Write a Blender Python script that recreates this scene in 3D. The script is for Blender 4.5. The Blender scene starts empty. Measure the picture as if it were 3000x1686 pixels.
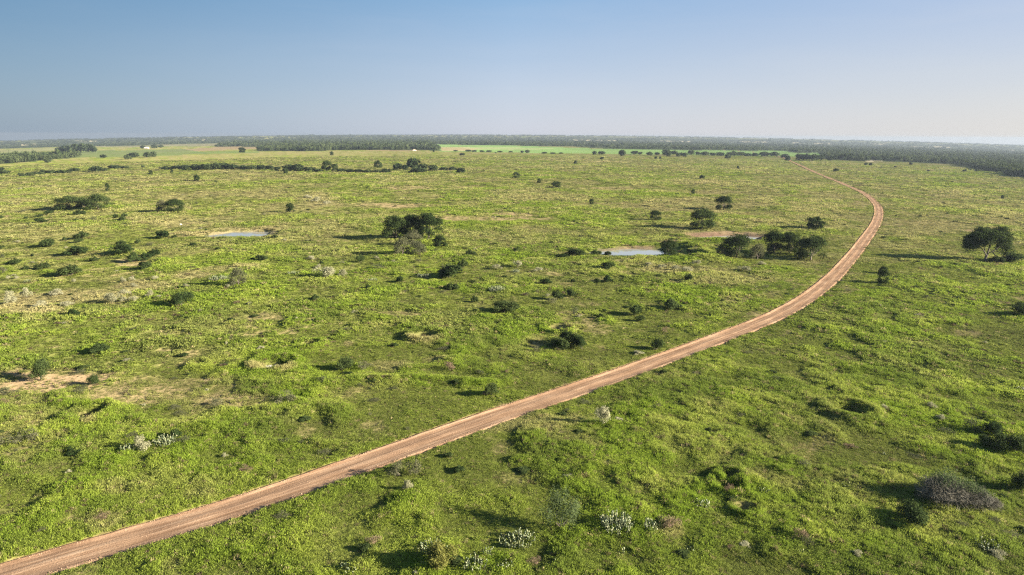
import bpy, math, random
import numpy as np
from mathutils import Matrix, Vector

S = bpy.context.scene
C = S.collection
R = math.radians
random.seed(5)
rng = np.random.default_rng(11)

# ------------------------------------------------------------------ camera, sky, sun, exposure
H = 50.0                      # drone height over the plain, metres
F, CX, CY = 2000.0, 1500.0, 843.0     # focal length and centre in photo pixels
PITCH = math.atan((CY - 398.0) / F)
ROLL = R(0.25)
cam_d = bpy.data.cameras.new('camera')
cam_d.sensor_width = 36.0
cam_d.lens = F / 3000.0 * 36.0
cam_d.clip_start = 0.5
cam_d.clip_end = 90000.0
cam = bpy.data.objects.new('camera', cam_d)
C.objects.link(cam)
right = Vector((1, 0, 0)); upv = Vector((0, math.sin(PITCH), math.cos(PITCH))); fwd = Vector((0, math.cos(PITCH), -math.sin(PITCH)))
ax = right * math.cos(ROLL) + upv * math.sin(ROLL)
ay = -right * math.sin(ROLL) + upv * math.cos(ROLL)
M = Matrix((ax, ay, -fwd)).transposed().to_4x4()
M.translation = Vector((0, 0, H))
cam.matrix_world = M
S.camera = cam

SUN_EL, SUN_AZ = 18.5, -14.0          # azimuth from +x, degrees (negative: a little behind the camera)
SUN_STRENGTH, SKY_STRENGTH, EXPOSURE = 5.0, 0.05, 2.12
world = bpy.data.worlds.new('World'); S.world = world
world.use_nodes = True
wn = world.node_tree.nodes; wl = world.node_tree.links
wn.clear()
sky = wn.new('ShaderNodeTexSky'); sky.sky_type = 'NISHITA'
sky.sun_disc = False
sky.sun_elevation = R(SUN_EL)
sky.sun_rotation = R(90.0 - SUN_AZ)
sky.altitude = 300.0; sky.air_density = 1.0; sky.dust_density = 1.2; sky.ozone_density = 2.5
# the thin haze of the evening sky: pale towards the horizon and the sun, deep blue away from it
tc = wn.new('ShaderNodeTexCoord')
nv = wn.new('ShaderNodeVectorMath'); nv.operation = 'NORMALIZE'; wl.new(tc.outputs['Generated'], nv.inputs[0])
sx = wn.new('ShaderNodeSeparateXYZ'); wl.new(nv.outputs[0], sx.inputs[0])
def wmath(op, a, b=None, clamp=False):
    q = wn.new('ShaderNodeMath'); q.operation = op; q.use_clamp = clamp
    for i, val in enumerate((a, b)):
        if val is None: continue
        if isinstance(val, (int, float)): q.inputs[i].default_value = val
        else: wl.new(val, q.inputs[i])
    return q.outputs[0]
hyp = wmath('SQRT', wmath('ADD', wmath('MULTIPLY', sx.outputs[0], sx.outputs[0]), wmath('ADD', wmath('MULTIPLY', sx.outputs[1], sx.outputs[1]), 1e-4)))
azf = wmath('ADD', wmath('MULTIPLY', wmath('DIVIDE', sx.outputs[0], hyp), 0.5), 0.5, True)
def wramp(fac, stops, mode='LINEAR'):
    r = wn.new('ShaderNodeValToRGB'); r.color_ramp.interpolation = mode
    while len(r.color_ramp.elements) < len(stops): r.color_ramp.elements.new(0.5)
    for e, (p_, c_) in zip(r.color_ramp.elements, stops): e.position = p_; e.color = (*c_, 1)
    wl.new(fac, r.inputs[0]); return r.outputs[0]
hor = wramp(azf, [(0, (.20,.28,.40)), (.2, (.265,.355,.47)), (.33, (.44,.52,.64)), (.5, (.67,.70,.80)), (.8, (.77,.75,.735)), (1, (1.0,.92,.82))])
mid_ = wramp(azf, [(0, (.045,.15,.31)), (.2, (.088,.228,.405)), (.5, (.265,.455,.705)), (.8, (.40,.52,.755)), (1, (.50,.57,.78))])
zen = wramp(azf, [(0, (.075,.19,.42)), (1, (.17,.31,.56))])  # zenith lies out of view; brightened so its light lifts the shadows
def wmix(f, a, b):
    q = wn.new('ShaderNodeMix'); q.data_type = 'RGBA'
    if isinstance(f, float): q.inputs[0].default_value = f
    else: wl.new(f, q.inputs[0])
    wl.new(a, q.inputs[6]); wl.new(b, q.inputs[7]); return q.outputs[2]
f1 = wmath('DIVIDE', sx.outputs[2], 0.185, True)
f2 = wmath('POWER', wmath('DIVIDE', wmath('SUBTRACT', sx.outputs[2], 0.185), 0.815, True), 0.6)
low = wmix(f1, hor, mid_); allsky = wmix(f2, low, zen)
# barely visible streaks of high haze
stv = wn.new('ShaderNodeVectorMath'); stv.operation = 'MULTIPLY'; wl.new(nv.outputs[0], stv.inputs[0]); stv.inputs[1].default_value = (2.2, 2.2, 14.0)
cn = wn.new('ShaderNodeTexNoise'); cn.inputs['Scale'].default_value = 1.6; cn.inputs['Detail'].default_value = 5.0; cn.inputs['Roughness'].default_value = 0.55; cn.inputs['Distortion'].default_value = 0.6
wl.new(stv.outputs[0], cn.inputs['Vector'])
cm_ = wn.new('ShaderNodeMapRange'); wl.new(cn.outputs[0], cm_.inputs[0]); cm_.inputs[1].default_value = 0.45; cm_.inputs[2].default_value = 0.85; cm_.inputs[3].default_value = 0.0; cm_.inputs[4].default_value = 0.16
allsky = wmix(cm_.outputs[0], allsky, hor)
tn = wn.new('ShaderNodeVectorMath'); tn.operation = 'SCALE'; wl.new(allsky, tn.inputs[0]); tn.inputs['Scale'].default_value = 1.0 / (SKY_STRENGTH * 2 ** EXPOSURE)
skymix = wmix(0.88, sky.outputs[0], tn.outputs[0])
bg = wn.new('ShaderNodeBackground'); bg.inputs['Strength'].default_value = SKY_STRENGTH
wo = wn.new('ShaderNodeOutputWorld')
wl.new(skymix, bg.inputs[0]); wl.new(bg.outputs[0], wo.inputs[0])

sun_d = bpy.data.lights.new('sun', 'SUN'); sun_d.energy = SUN_STRENGTH; sun_d.angle = R(0.53); sun_d.color = (1.0, 0.91, 0.76)
sun = bpy.data.objects.new('sun', sun_d); C.objects.link(sun)
sdir = Vector((math.cos(R(SUN_AZ)) * math.cos(R(SUN_EL)), math.sin(R(SUN_AZ)) * math.cos(R(SUN_EL)), math.sin(R(SUN_EL))))
sun.rotation_euler = sdir.to_track_quat('Z', 'Y').to_euler()
sun.location = (60, -20, 90)
S.view_settings.view_transform = 'Standard'
S.view_settings.look = 'None'
S.view_settings.exposure = EXPOSURE
S.view_settings.gamma = 1.0
S.view_settings.use_curve_mapping = False
S.render.engine = 'CYCLES'
S.cycles.max_bounces = 5
S.cycles.diffuse_bounces = 2
S.cycles.glossy_bounces = 2
S.cycles.transmission_bounces = 2
S.cycles.transparent_max_bounces = 4
S.cycles.volume_bounces = 0
S.cycles.use_denoising = False
S.cycles.sample_clamp_indirect = 2.0
S.cycles.use_adaptive_sampling = False
S.cycles.filter_width = 1.3

# ------------------------------------------------------------------ numpy helpers
def sstep(a, b, x):
    t = np.clip((x - a) / (b - a), 0, 1)
    return t * t * (3 - 2 * t)

def _hash(ix, iy, seed):
    h = (ix.astype(np.int64) * 374761393 + iy.astype(np.int64) * 668265263 + seed * 1442695041) & 0x7fffffff
    h = (h ^ (h >> 13)) * 1274126177 & 0x7fffffff
    h = (h ^ (h >> 16)) & 0xffff
    return h / 65535.0

def vnoise(x, y, seed=0):
    ix = np.floor(x); iy = np.floor(y)
    fx = x - ix; fy = y - iy
    fx = fx * fx * (3 - 2 * fx); fy = fy * fy * (3 - 2 * fy)
    a = _hash(ix, iy, seed); b = _hash(ix + 1, iy, seed); c = _hash(ix, iy + 1, seed); d = _hash(ix + 1, iy + 1, seed)
    return (a * (1 - fx) + b * fx) * (1 - fy) + (c * (1 - fx) + d * fx) * fy

def fbm(x, y, scale, octaves=3, seed=0):
    x = np.asarray(x, float) / scale; y = np.asarray(y, float) / scale
    s = np.zeros_like(x); amp = 1.0; tot = 0.0
    for o in range(octaves):
        cs, sn = math.cos(0.7 * o + seed), math.sin(0.7 * o + seed)
        s += amp * vnoise(x * cs - y * sn + 17.3 * o, x * sn + y * cs - 9.1 * o, seed * 7 + o)
        tot += amp; amp *= 0.5; x = x * 2.03; y = y * 2.03
    return s / tot

# ------------------------------------------------------------------ the lie of the land
def zbase(x, y):
    """plain that falls away a little to both sides, and rises to low ridges far off"""
    u = np.clip(x / np.maximum(y, 1.0), -0.9, 0.9)
    z = -0.0213 * u * u * np.maximum(y, 0.0)
    r = np.hypot(x, y)
    z = z + 55.0 * sstep(6000, 13000, r)
    return z

cr, sr, cp, sp = math.cos(ROLL), math.sin(ROLL), math.cos(PITCH), math.sin(PITCH)
def ray(u, v):
    du = np.asarray(u, float) - CX; dv = np.asarray(v, float) - CY
    X = (du * cr + dv * sr) / F; Yd = (-du * sr + dv * cr) / F
    return X, cp - Yd * sp, -sp - Yd * cp

def ground_at(u, v):
    """point of the plain seen at a photo pixel; also its depth along the view axis"""
    X, Y, Z = ray(u, v)
    t = np.full(np.shape(X), 100.0)
    g = -0.0213 * np.clip(X / Y, -0.9, 0.9) ** 2
    t = H / np.maximum(g * Y - Z, 1e-5)
    for _ in range(6):
        rr = 55.0 * sstep(6000, 13000, np.hypot(X * t, Y * t))
        t = (H - rr) / np.maximum(g * Y - Z, 1e-5)
    return X * t, Y * t, t

def project(x, y, z):
    zc = y * cp - (z - H) * sp
    zc = np.maximum(zc, 1.0)
    xl = x / zc; yl = -(y * sp + (z - H) * cp) / zc
    return CX + F * (xl * cr - yl * sr), CY + F * (xl * sr + yl * cr)

# --- road centre line: left edge of the road as seen in the photo, moved half a width to the right
RW = 3.0
edge = [(155,1611),(311,1567),(466,1522),(621,1475.5),(776,1429),(932,1371),(1000,1352),(1155,1301),(1311,1246),(1466,1190),(1621,1142),
        (1675,1124),(1791,1081),(1908,1041),(2024,999),(2140,961),(2250,922),(2308,890),(2366,854),(2413,816),(2452,774),(2483,738),
        (2512,703.5),(2544,666),(2563,640),(2567,610),(2556,587),(2529,569.5),(2494,552),(2454,534.7),(2410,518.7),(2372,502.6),(2343,486.6),(2314,473.5)]
ex, ey, _ = ground_at([e[0] for e in edge], [e[1] for e in edge])
for _ in range(2):
    ex[1:-1] = 0.5 * ex[1:-1] + 0.25 * (ex[:-2] + ex[2:]); ey[1:-1] = 0.5 * ey[1:-1] + 0.25 * (ey[:-2] + ey[2:])
dx, dy = np.gradient(ex), np.gradient(ey); L = np.hypot(dx, dy)
rx = ex + RW * dy / L; ry = ey - RW * dx / L
s0 = (rx[1] - rx[0]) / (ry[1] - ry[0]); s1 = (rx[-1] - rx[-4]) / (ry[-1] - ry[-4])
rx = np.concatenate([[rx[0] - 220 * s0], rx, [rx[-1] + 300 * s1, rx[-1] + 900 * s1 * 0.9]])
ry = np.concatenate([[ry[0] - 220], ry, [ry[-1] + 300, ry[-1] + 900]])
# resample smoothly by arc length
sl = np.concatenate([[0], np.cumsum(np.hypot(np.diff(rx), np.diff(ry)))])
NR = 1500
ss = np.concatenate([np.linspace(0, sl[-1] * 0.36, 900, endpoint=False), np.linspace(sl[-1] * 0.36, sl[-1], 600)])
def cr_interp(s, xs, vs):
    i = np.clip(np.searchsorted(xs, s) - 1, 0, len(xs) - 2)
    h = xs[i + 1] - xs[i]; t = (s - xs[i]) / h
    m = np.gradient(vs, xs)
    return ((2*t**3 - 3*t**2 + 1) * vs[i] + (t**3 - 2*t**2 + t) * h * m[i] + (-2*t**3 + 3*t**2) * vs[i+1] + (t**3 - t**2) * h * m[i+1])
qx, qy = cr_interp(ss, sl, rx), cr_interp(ss, sl, ry)
qy = np.maximum.accumulate(qy + np.arange(NR) * 1e-6)
slope_q = np.gradient(qx, qy)
def road_dist(x, y):
    """signed distance from the road's middle, right side positive"""
    c = np.interp(y, qy, qx); m = np.interp(y, qy, slope_q)
    return (x - c) / np.sqrt(1 + m * m)

# --- basins, mounds: (photo px of centre, radius across m, radius deep m, depth, rim height)
PONDS = [  # u, v, rx, ry, depth, rim
    (710, 685, 20.0, 16.0, 2.6, 0.3),
    (1866, 739, 21.0, 13.0, 2.2, 0.1),
    (2136, 694, 24.0, 13.0, 3.0, 0.3),
]
PITS = [(268,1222,3.0,0.9,0.5),(806,1074,3.6,1.3,0.5),(1247,990,3.2,1.0,0.6),(1632,966,3.0,0.9,0.4),(2490,1216,3.4,0.5,0.9),
        (905,1016,2.4,0.7,0.3),(2135,1435,1.8,0.8,0.3),(2185,1500,1.4,0.5,.2),(2140,1405,1.5,.6,.2)]
MOUNDS = [(2030,735,7.5,15.0,3.2),(2075,765,11.0,9.0,1.6),(2140,712,26.0,6.0,1.4),(2230,700,22.0,6.0,1.6),(1860,764,26.0,4.5,0.9),(730,708,26,6,.7),
          (1180,1120,16,2.0,.45),(900,1135,12,2.2,.4),(560,1010,14,3,.5),(1050,905,16,3,.4),(2480,1230,4,3,.7),(1780,1370,5,3,.5),(1960,1260,6,3,.5)]
def pts(lst):
    X, Y, T = ground_at([p[0] for p in lst], [p[1] for p in lst]); return X, Y
PX, PY = pts(PONDS); TX, TY = pts(PITS); MX, MY = pts(MOUNDS)

def macro(x, y):
    """relief of ponds, dams, pits and swells (without the small hummocks)"""
    z = zbase(x, y)
    z = z + 0.9 * (fbm(x, y, 60, 2, 3) - 0.5) * sstep(30, 90, np.hypot(x, y)) * (1 - sstep(1200, 3000, np.hypot(x, y)))
    for i, (u, v, a, b, dep, rim) in enumerate(PONDS):
        ang = np.arctan2((y - PY[i]) / b, (x - PX[i]) / a)
        q = np.hypot((x - PX[i]) / a, (y - PY[i]) / b) * (1 + 0.11 * np.sin(3 * ang + i) + 0.08 * np.sin(5 * ang + 2 * i) + 0.25 * (fbm(x, y, 6.0, 2, 301) - .5))
        z = z - dep * (1 - sstep(0.45, 1.0, q)) + rim * np.exp(-((q - 1.08) / 0.12) ** 2)
    for i, (u, v, rad, dep, rim) in enumerate(PITS):
        q = np.hypot((x - TX[i]) / rad, (y - TY[i]) / rad)
        z = z - dep * (1 - sstep(0.3, 0.95, q)) + rim * np.exp(-((q - 1.35) / 0.42) ** 2)
    for i, (u, v, a, b, h) in enumerate(MOUNDS):
        z = z + h * np.exp(-(((x - MX[i]) / a) ** 2 + ((y - MY[i]) / b) ** 2) * 1.2)
    return z

def pond_q(x, y):
    q = np.full(np.shape(x), 9.0)
    for i, (u, v, a, b, dep, rim) in enumerate(PONDS):
        q = np.minimum(q, np.hypot((x - PX[i]) / a, (y - PY[i]) / b))
    return q

def lushness(x, y):
    """1 where the tall bright clumps stand, 0 on the short brownish turf between them"""
    r = np.hypot(x, y)
    a = fbm(x, y, 17.0, 3, 201); b = fbm(x, y, 5.5, 2, 207); c = fbm(x, y, 60.0, 2, 211)
    far = sstep(150, 500, r)
    m = (0.50 - 0.14 * far) * a + (0.28 - .14 * far) * b + (0.22 + 0.28 * far) * c
    L = sstep(0.42, 0.59, m)
    L = L * (0.45 + 0.55 * sstep(4.0, 13.0, np.abs(road_dist(x, y))))
    for i in range(len(PITS)):      # ring of tall growth round every hollow
        q = np.hypot((x - TX[i]) / PITS[i][2], (y - TY[i]) / PITS[i][2])
        L = np.maximum(L * sstep(.6, 1.0, q), 1.15 * np.exp(-((q - 1.45) / .42) ** 2))
    for i in range(len(MOUNDS)):
        u, v, a_, b_, h = MOUNDS[i]
        L = np.maximum(L, np.exp(-(((x - MX[i]) / a_) ** 2 + ((y - MY[i]) / b_) ** 2) * 1.2))
    return np.clip(L, 0, 1.1)

def hummock(x, y):
    a = fbm(x, y, 7.0, 3, 21); b = fbm(x, y, 2.6, 2, 33)
    n = 0.15 * (sstep(0.32, 0.75, a)) + 0.35 * (b - 0.3) + 0.38 * lushness(x, y)
    return n

def zground(x, y):
    x = np.asarray(x, float); y = np.asarray(y, float)
    z = macro(x, y)
    d = np.abs(road_dist(x, y))
    r = np.hypot(x, y)
    k = sstep(3.0, 5.5, d) * (1 - 0.85 * bare_mask(x, y)) * sstep(0.9, 1.15, pond_q(x, y))
    z = z + hummock(x, y) * k * (1 - sstep(1500, 4000, r))
    z = z - 0.30 * (1 - sstep(2.5, 3.7, d)) * (r < 4000)
    return z

# --- what covers the land: ellipses traced from the photo (u, v, ru, rv, amount)
BARE = [(150,1128,240,40,.85),(380,1152,230,34,.62),(570,1128,190,26,.42),(700,1180,150,34,.6),(500,985,90,16,.45),(470,1166,50,7,.7),(530,1146,40,6,.7),(610,1118,40,5,.6),(20,1150,120,30,.6),(390,770,60,12,.6),(60,1178,90,24,.5),
        (530,985,20,5,.7),(585,1070,20,5,.9),(500,1030,45,6,.5),(1170,925,60,10,.5),(1100,955,60,14,.35),(640,1257,14,5,.7),(2085,1272,34,9,.7),
        (1150,602,170,7,.6),(1400,642,240,8,.65),(1500,630,90,7,.7),(1200,553,90,7,.6),(1370,549,60,5,.5),(1530,670,70,10,.4),
        (2515,600,30,12,.5),(2270,870,40,14,.4),(1580,1000,22,10,.3),(1765,935,16,7,.6),(2420,1150,30,8,.4),(2560,1140,24,8,.5),(680,1000,22,6,.6),
        (1980,831,30,7,.6),(1900,895,30,6,.3),(1575,1013,40,12,.5),(2050,835,50,10,.35),(1760,1015,25,8,.4),(2260,1345,60,14,.4),(2130,1335,50,10,.35),(2200,1395,20,14,.4),
        (2900,677,30,5,.7),(2840,675,20,4,.7),(1213,441,26,2,1.0),(1140,442,60,1.5,.8),(2480,1395,40,14,.3),(1520,1405,60,20,.25),(120,1220,100,18,.35),(380,1255,40,10,.3),
        (1965,714,30,9,.9),(1870,727,75,3,.8),(2020,704,24,5,.6),(2140,689,115,9,.8),(1960,430,20,2,0)]
STRAW = [(60,905,150,42,.95),(250,872,150,26,.85),(420,838,120,18,.8),(560,806,90,12,.8),(720,785,60,9,.8),(640,792,60,8,.6),(170,700,80,14,.4),(60,670,60,16,.5),
         (500,655,140,12,.8),(440,648,80,8,.6),(600,685,110,6,.95),(700,672,80,5,.95),(790,670,60,6,.95),(560,692,90,4,.9),(640,695,40,4,.8),(820,695,40,20,.4),
         (1780,555,90,6,.95),(1650,545,50,4,.6),(1770,476,100,3,.9),(2010,500,50,3,.8),(1935,490,40,4,.6),(2070,537,60,4,.9),(2090,565,90,6,.8),(2040,586,50,7,.8),(1960,560,60,4,.6),
         (930,588,70,26,.8),(790,565,80,12,.6),(850,600,60,10,.4),(960,660,40,10,.5),(1990,795,170,16,.7),(2150,822,150,22,.55),(1860,775,80,10,.4),(1900,705,60,10,.4),
         (1560,1250,180,36,.55),(1440,1265,60,14,.5),(1240,1000,50,18,.75),(1150,1075,60,16,.6),(1020,1010,14,8,.8),(790,1082,70,14,.8),(260,1235,34,26,.8),(915,1013,30,8,.6),
         (1280,1055,40,12,.6),(620,1175,60,20,.4),(350,1445,60,24,.35),(300,1532,70,30,.45),(600,1452,60,20,.35),(2140,650,30,5,.6),(2210,654,40,6,.5),(2100,626,30,4,.8),
         (2940,640,90,22,.7),(2960,600,70,14,.6),(2800,560,120,10,.4),(2700,655,100,8,.4),(2870,530,80,5,.5),(1700,470,60,3,.5),(1350,470,120,4,.4),(1250,500,60,4,.4),
         (900,450,300,6,.5),(620,460,260,6,.5),(500,470,200,4,.5),(1570,1000,40,14,.4),(1700,960,70,14,.3),(2300,655,60,10,.4),(1640,880,50,10,.2),(1960,1561,34,18,.6),
         (2440,750,44,16,.35),(2380,770,50,8,.5),(2600,760,140,12,.35),(460,960,160,16,.15),(1720,775,60,8,.4),(980,790,80,10,.3),(1200,800,40,8,.3)]
def mask(lst, x, y, u, v, seed):
    w = np.zeros(np.shape(x))
    wob = fbm(x, y, 9.0, 3, seed) - 0.5
    wob2 = fbm(x, y, 2.2, 2, seed + 5) - 0.5
    for (cu, cv, ru, rv, a) in lst:
        sel = (np.abs(u - cu) < 2.2 * ru) & (np.abs(v - cv) < 2.2 * rv)
        if not sel.any(): continue
        q = np.sqrt(((u[sel] - cu) / ru) ** 2 + ((v[sel] - cv) / rv) ** 2)
        q = q + 1.1 * wob[sel] + 0.6 * wob2[sel]
        w[sel] = np.maximum(w[sel], a * (1 - sstep(0.55, 1.2, q)))
    return w
def uv_of(x, y):
    return project(x, y, zbase(x, y))
def bare_mask(x, y):
    x = np.atleast_1d(x); y = np.atleast_1d(y)
    u, v = uv_of(x, y)
    return mask(BARE, x, y, u, v, 41) * (y > 20)

def inpoly(u, v, poly):
    c = np.zeros(np.shape(u), bool); n = len(poly)
    for i in range(n):
        x1, y1 = poly[i]; x2, y2 = poly[(i + 1) % n]
        if y1 == y2: continue
        c ^= ((y1 > v) != (y2 > v)) & (u < (x2 - x1) * (v - y1) / (y2 - y1) + x1)
    return c

WOODS = [
    [(-700,452),(0,436),(150,432),(400,427),(640,420),(760,417),(760,404),(640,403),(400,405),(250,407),(100,412),(-50,420),(-700,445)],
    [(-700,520),(0,482),(100,474),(200,465),(240,459),(200,457),(0,465),(-700,485)],
    [(628,431),(700,430.5),(800,431),(770,438),(752,443),(900,443.5),(1000,441),(1100,440.5),(1200,440),(1296,443),(1276,432),(1262,425),(1268,409),(1100,408),(900,408),(760,412),(680,421)],
    [(760,408),(1000,404),(1260,402),(1700,403),(1700,431),(1650,430),(1500,427),(1270,424),(1000,420)],
    [(1700,403),(2000,405),(2300,410),(2560,417),(2780,423),(3000,432),(3600,465),(3600,600),(3200,548),(3000,521),(2960,516),(2900,504),(2850,493),(2800,483),
     (2700,477),(2600,474),(2500,472),(2420,467),(2400,449),(2330,448),(2300,443),(2100,441),(2000,440),(1800,438),(1690,431)],
]
CLEAR = [(1770,411.5,95,1.2),(1980,415,80,1.0),(1640,404,60,.7),(2200,416.5,80,1.0),(2440,421,60,1.2),(2560,423,40,1.0),(2720,432,60,1.4),(2830,437,40,1.0),(2950,443,34,1.4),(600,411,30,1),(250,414,35,1.2),
         (290,418,30,1.0),(1130,434,0,0),(2020,425.5,30,.6),(560,412,30,.8),(90,425,40,1),(2350,419,30,.8),(880,433.5,40,2.2),(2560,472,24,1.4)]
FIELDS = [
    ([(1262,424),(1500,427),(1800,438),(2100,441),(2300,443),(2420,450),(2420,462),(2300,458),(1850,452),(1500,448),(1290,444)], (.155,.26,.085), .85),
    ([(1290,433),(1360,432),(1420,437),(1360,442),(1292,442)], (.30,.22,.14), .8),
    ([(1350,432),(1500,433),(1640,437),(1500,440),(1380,438)], (.30,.30,.16), .55),
    ([(540,438),(640,431),(830,429),(800,436),(640,441),(420,449),(300,452)], (.26, .19, .13), .8),
    ([(-700,470),(0,440),(230,432),(260,440),(0,449),(-700,480)], (.19, .20, .10), .8),
    ([(-700,480),(0,448),(200,444),(400,440),(540,437),(620,452),(300,462),(0,464),(-700,495)], (.115, .16, .062), .8),
    ([(300,425),(560,419),(640,419),(640,428),(420,431),(280,431)], (.19, .18, .12), .8),
    ([(540,448),(640,443),(800,446),(620,452)], (.115, .18, .06), .7),
]
def wood_mask(u, v):
    w = np.zeros(np.shape(u), bool)
    for p in WOODS: w |= inpoly(u, v, p)
    for (cu, cv, a, b) in CLEAR:
        if a: w &= ~((((u - cu) / a) ** 2 + ((v - cv) / max(b, .1)) ** 2) < 1)
    return w

LUSH = np.array([.205, .280, .036]); YELG = np.array([.300, .355, .062]); STRW = np.array([.42, .355, .18]); SOIL = np.array([.29, .215, .135])
OLIVE = np.array([.135, .165, .045]); RED = np.array([.28, .175, .115]); TURF = np.array([.19, .195, .062]); DRY = np.array([.31, .26, .13])
def cover(x, y):
    """albedo and (straw, bare, lush) weights of the ground cover at a place"""
    x = np.asarray(x, float); y = np.asarray(y, float)
    u, v = uv_of(x, y)
    r = np.hypot(x, y)
    bare = mask(BARE, x, y, u, v, 41) * (y > 20)
    straw = mask(STRAW, x, y, u, v, 51) * (y > 20)
    n1 = fbm(x, y, 38, 3, 61); n2 = fbm(x, y, 9, 3, 71); n3 = fbm(x, y, 140, 2, 81)
    far = sstep(190, 520, r)
    st = sstep(0.50, 0.72, 0.45 * n1 + 0.55 * n2 + 0.10 * far) * (0.32 + 0.42 * far)
    st = st + far * 0.22 * sstep(.35, .65, n3)
    painted = straw
    straw = np.clip(np.maximum(straw, st), 0, 1)
    b2 = sstep(0.63, 0.74, 0.5 * fbm(x, y, 22, 3, 91) + 0.5 * fbm(x, y, 5, 2, 95)) * 0.45
    bare = np.maximum(bare, b2 * (1 - 0.4 * far))
    ol = sstep(0.42, 0.62, 0.5 * n1 + 0.5 * fbm(x, y, 14, 2, 99))
    c = LUSH + (OLIVE - LUSH) * (0.55 * ol)[..., None]
    LU = lushness(x, y)
    c = c + (TURF - c) * (0.58 * (1 - np.clip(LU, 0, 1)))[..., None]
    c = c + (YELG - c) * ((0.35 + 0.5 * np.clip(LU, 0, 1)) * sstep(0.40, 0.66, 0.55 * n2 + 0.45 * fbm(x, y, 4.5, 2, 103)) * (0.6 + 0.4 * (1 - ol)) + 0.10 * far)[..., None].clip(0, 1)
    c = c + (STRW - c) * (0.72 * straw + 0.20 * painted)[..., None]
    c = c + (DRY - c) * (0.8 * bare)[..., None]
    soil = SOIL + (RED - SOIL) * (0.5 * fbm(x, y, 30, 2, 107))[..., None]
    return c, straw, bare, soil, u, v, r

# ------------------------------------------------------------------ material helpers
def new_mat(name):
    m = bpy.data.materials.new(name); m.use_nodes = True
    nt = m.node_tree; nt.nodes.clear()
    return m, nt.nodes, nt.links

def noise(nodes, links, scale, detail=3.0, vec=None, rough=0.55):
    n = nodes.new('ShaderNodeTexNoise'); n.inputs['Scale'].default_value = scale; n.inputs['Detail'].default_value = detail
    n.inputs['Roughness'].default_value = rough
    if vec is not None: links.new(vec, n.inputs['Vector'])
    return n

def ramp(nodes, links, fac, stops):
    r = nodes.new('ShaderNodeValToRGB')
    els = r.color_ramp.elements
    while len(els) < len(stops): els.new(0.5)
    for e, (p, c) in zip(els, stops):
        e.position = p; e.color = (*c, 1.0) if len(c) == 3 else c
    links.new(fac, r.inputs[0])
    return r

def mixc(nodes, links, fac, a, b, mode='MIX'):
    m = nodes.new('ShaderNodeMix'); m.data_type = 'RGBA'; m.blend_type = mode
    for i, val in ((0, fac), (6, a), (7, b)):
        if hasattr(val, 'is_linked'): links.new(val, m.inputs[i])
        elif i == 0: m.inputs[0].default_value = val
        else: m.inputs[i].default_value = (*val, 1.0)
    return m.outputs[2]

def pos(nodes):
    return nodes.new('ShaderNodeNewGeometry').outputs['Position']

def leaf_shader(nodes, links, col, trans=0.35, rough=0.6):
    """diffuse leaf that lets part of the light through, with a faint sheen"""
    d = nodes.new('ShaderNodeBsdfDiffuse'); t = nodes.new('ShaderNodeBsdfTranslucent'); mx = nodes.new('ShaderNodeMixShader')
    mx.inputs[0].default_value = trans
    links.new(col, d.inputs[0]); links.new(col, t.inputs[0]); links.new(d.outputs[0], mx.inputs[1]); links.new(t.outputs[0], mx.inputs[2])
    o = nodes.new('ShaderNodeOutputMaterial'); links.new(mx.outputs[0], o.inputs[0])
    return mx

def foliage_mat(name, dark, light, scale=1.3, trans=0.3):
    m, n, l = new_mat(name)
    p = pos(n)
    a = noise(n, l, scale, 3, p)
    b = noise(n, l, scale * 0.22, 2, p)
    oi = n.new('ShaderNodeObjectInfo')
    mth = n.new('ShaderNodeMath'); mth.operation = 'ADD'; l.new(a.outputs[0], mth.inputs[0])
    m2 = n.new('ShaderNodeMath'); m2.operation = 'MULTIPLY_ADD'; l.new(oi.outputs['Random'], m2.inputs[0]); m2.inputs[1].default_value = 0.3; m2.inputs[2].default_value = -0.15
    l.new(m2.outputs[0], mth.inputs[1])
    r = ramp(n, l, mth.outputs[0], [(0.3, dark), (0.72, light)])
    hs = n.new('ShaderNodeHueSaturation'); l.new(r.outputs[0], hs.inputs['Color'])
    rg = n.new('ShaderNodeMapRange'); l.new(b.outputs[0], rg.inputs[0]); rg.inputs[3].default_value = 0.75; rg.inputs[4].default_value = 1.3
    l.new(rg.outputs[0], hs.inputs['Value'])
    leaf_shader(n, l, hs.outputs[0], trans)
    return m

def bark_mat(name, a, b):
    m, n, l = new_mat(name)
    ns = noise(n, l, 9.0, 5, pos(n))
    r = ramp(n, l, ns.outputs[0], [(0.3, a), (0.7, b)])
    bs = n.new('ShaderNodeBsdfPrincipled'); bs.inputs['Roughness'].default_value = 0.9
    l.new(r.outputs[0], bs.inputs['Base Color'])
    bm = n.new('ShaderNodeBump'); bm.inputs['Strength'].default_value = 0.6; bm.inputs['Distance'].default_value = 0.05
    l.new(ns.outputs[0], bm.inputs['Height']); l.new(bm.outputs[0], bs.inputs['Normal'])
    o = n.new('ShaderNodeOutputMaterial'); l.new(bs.outputs[0], o.inputs[0])
    return m

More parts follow.
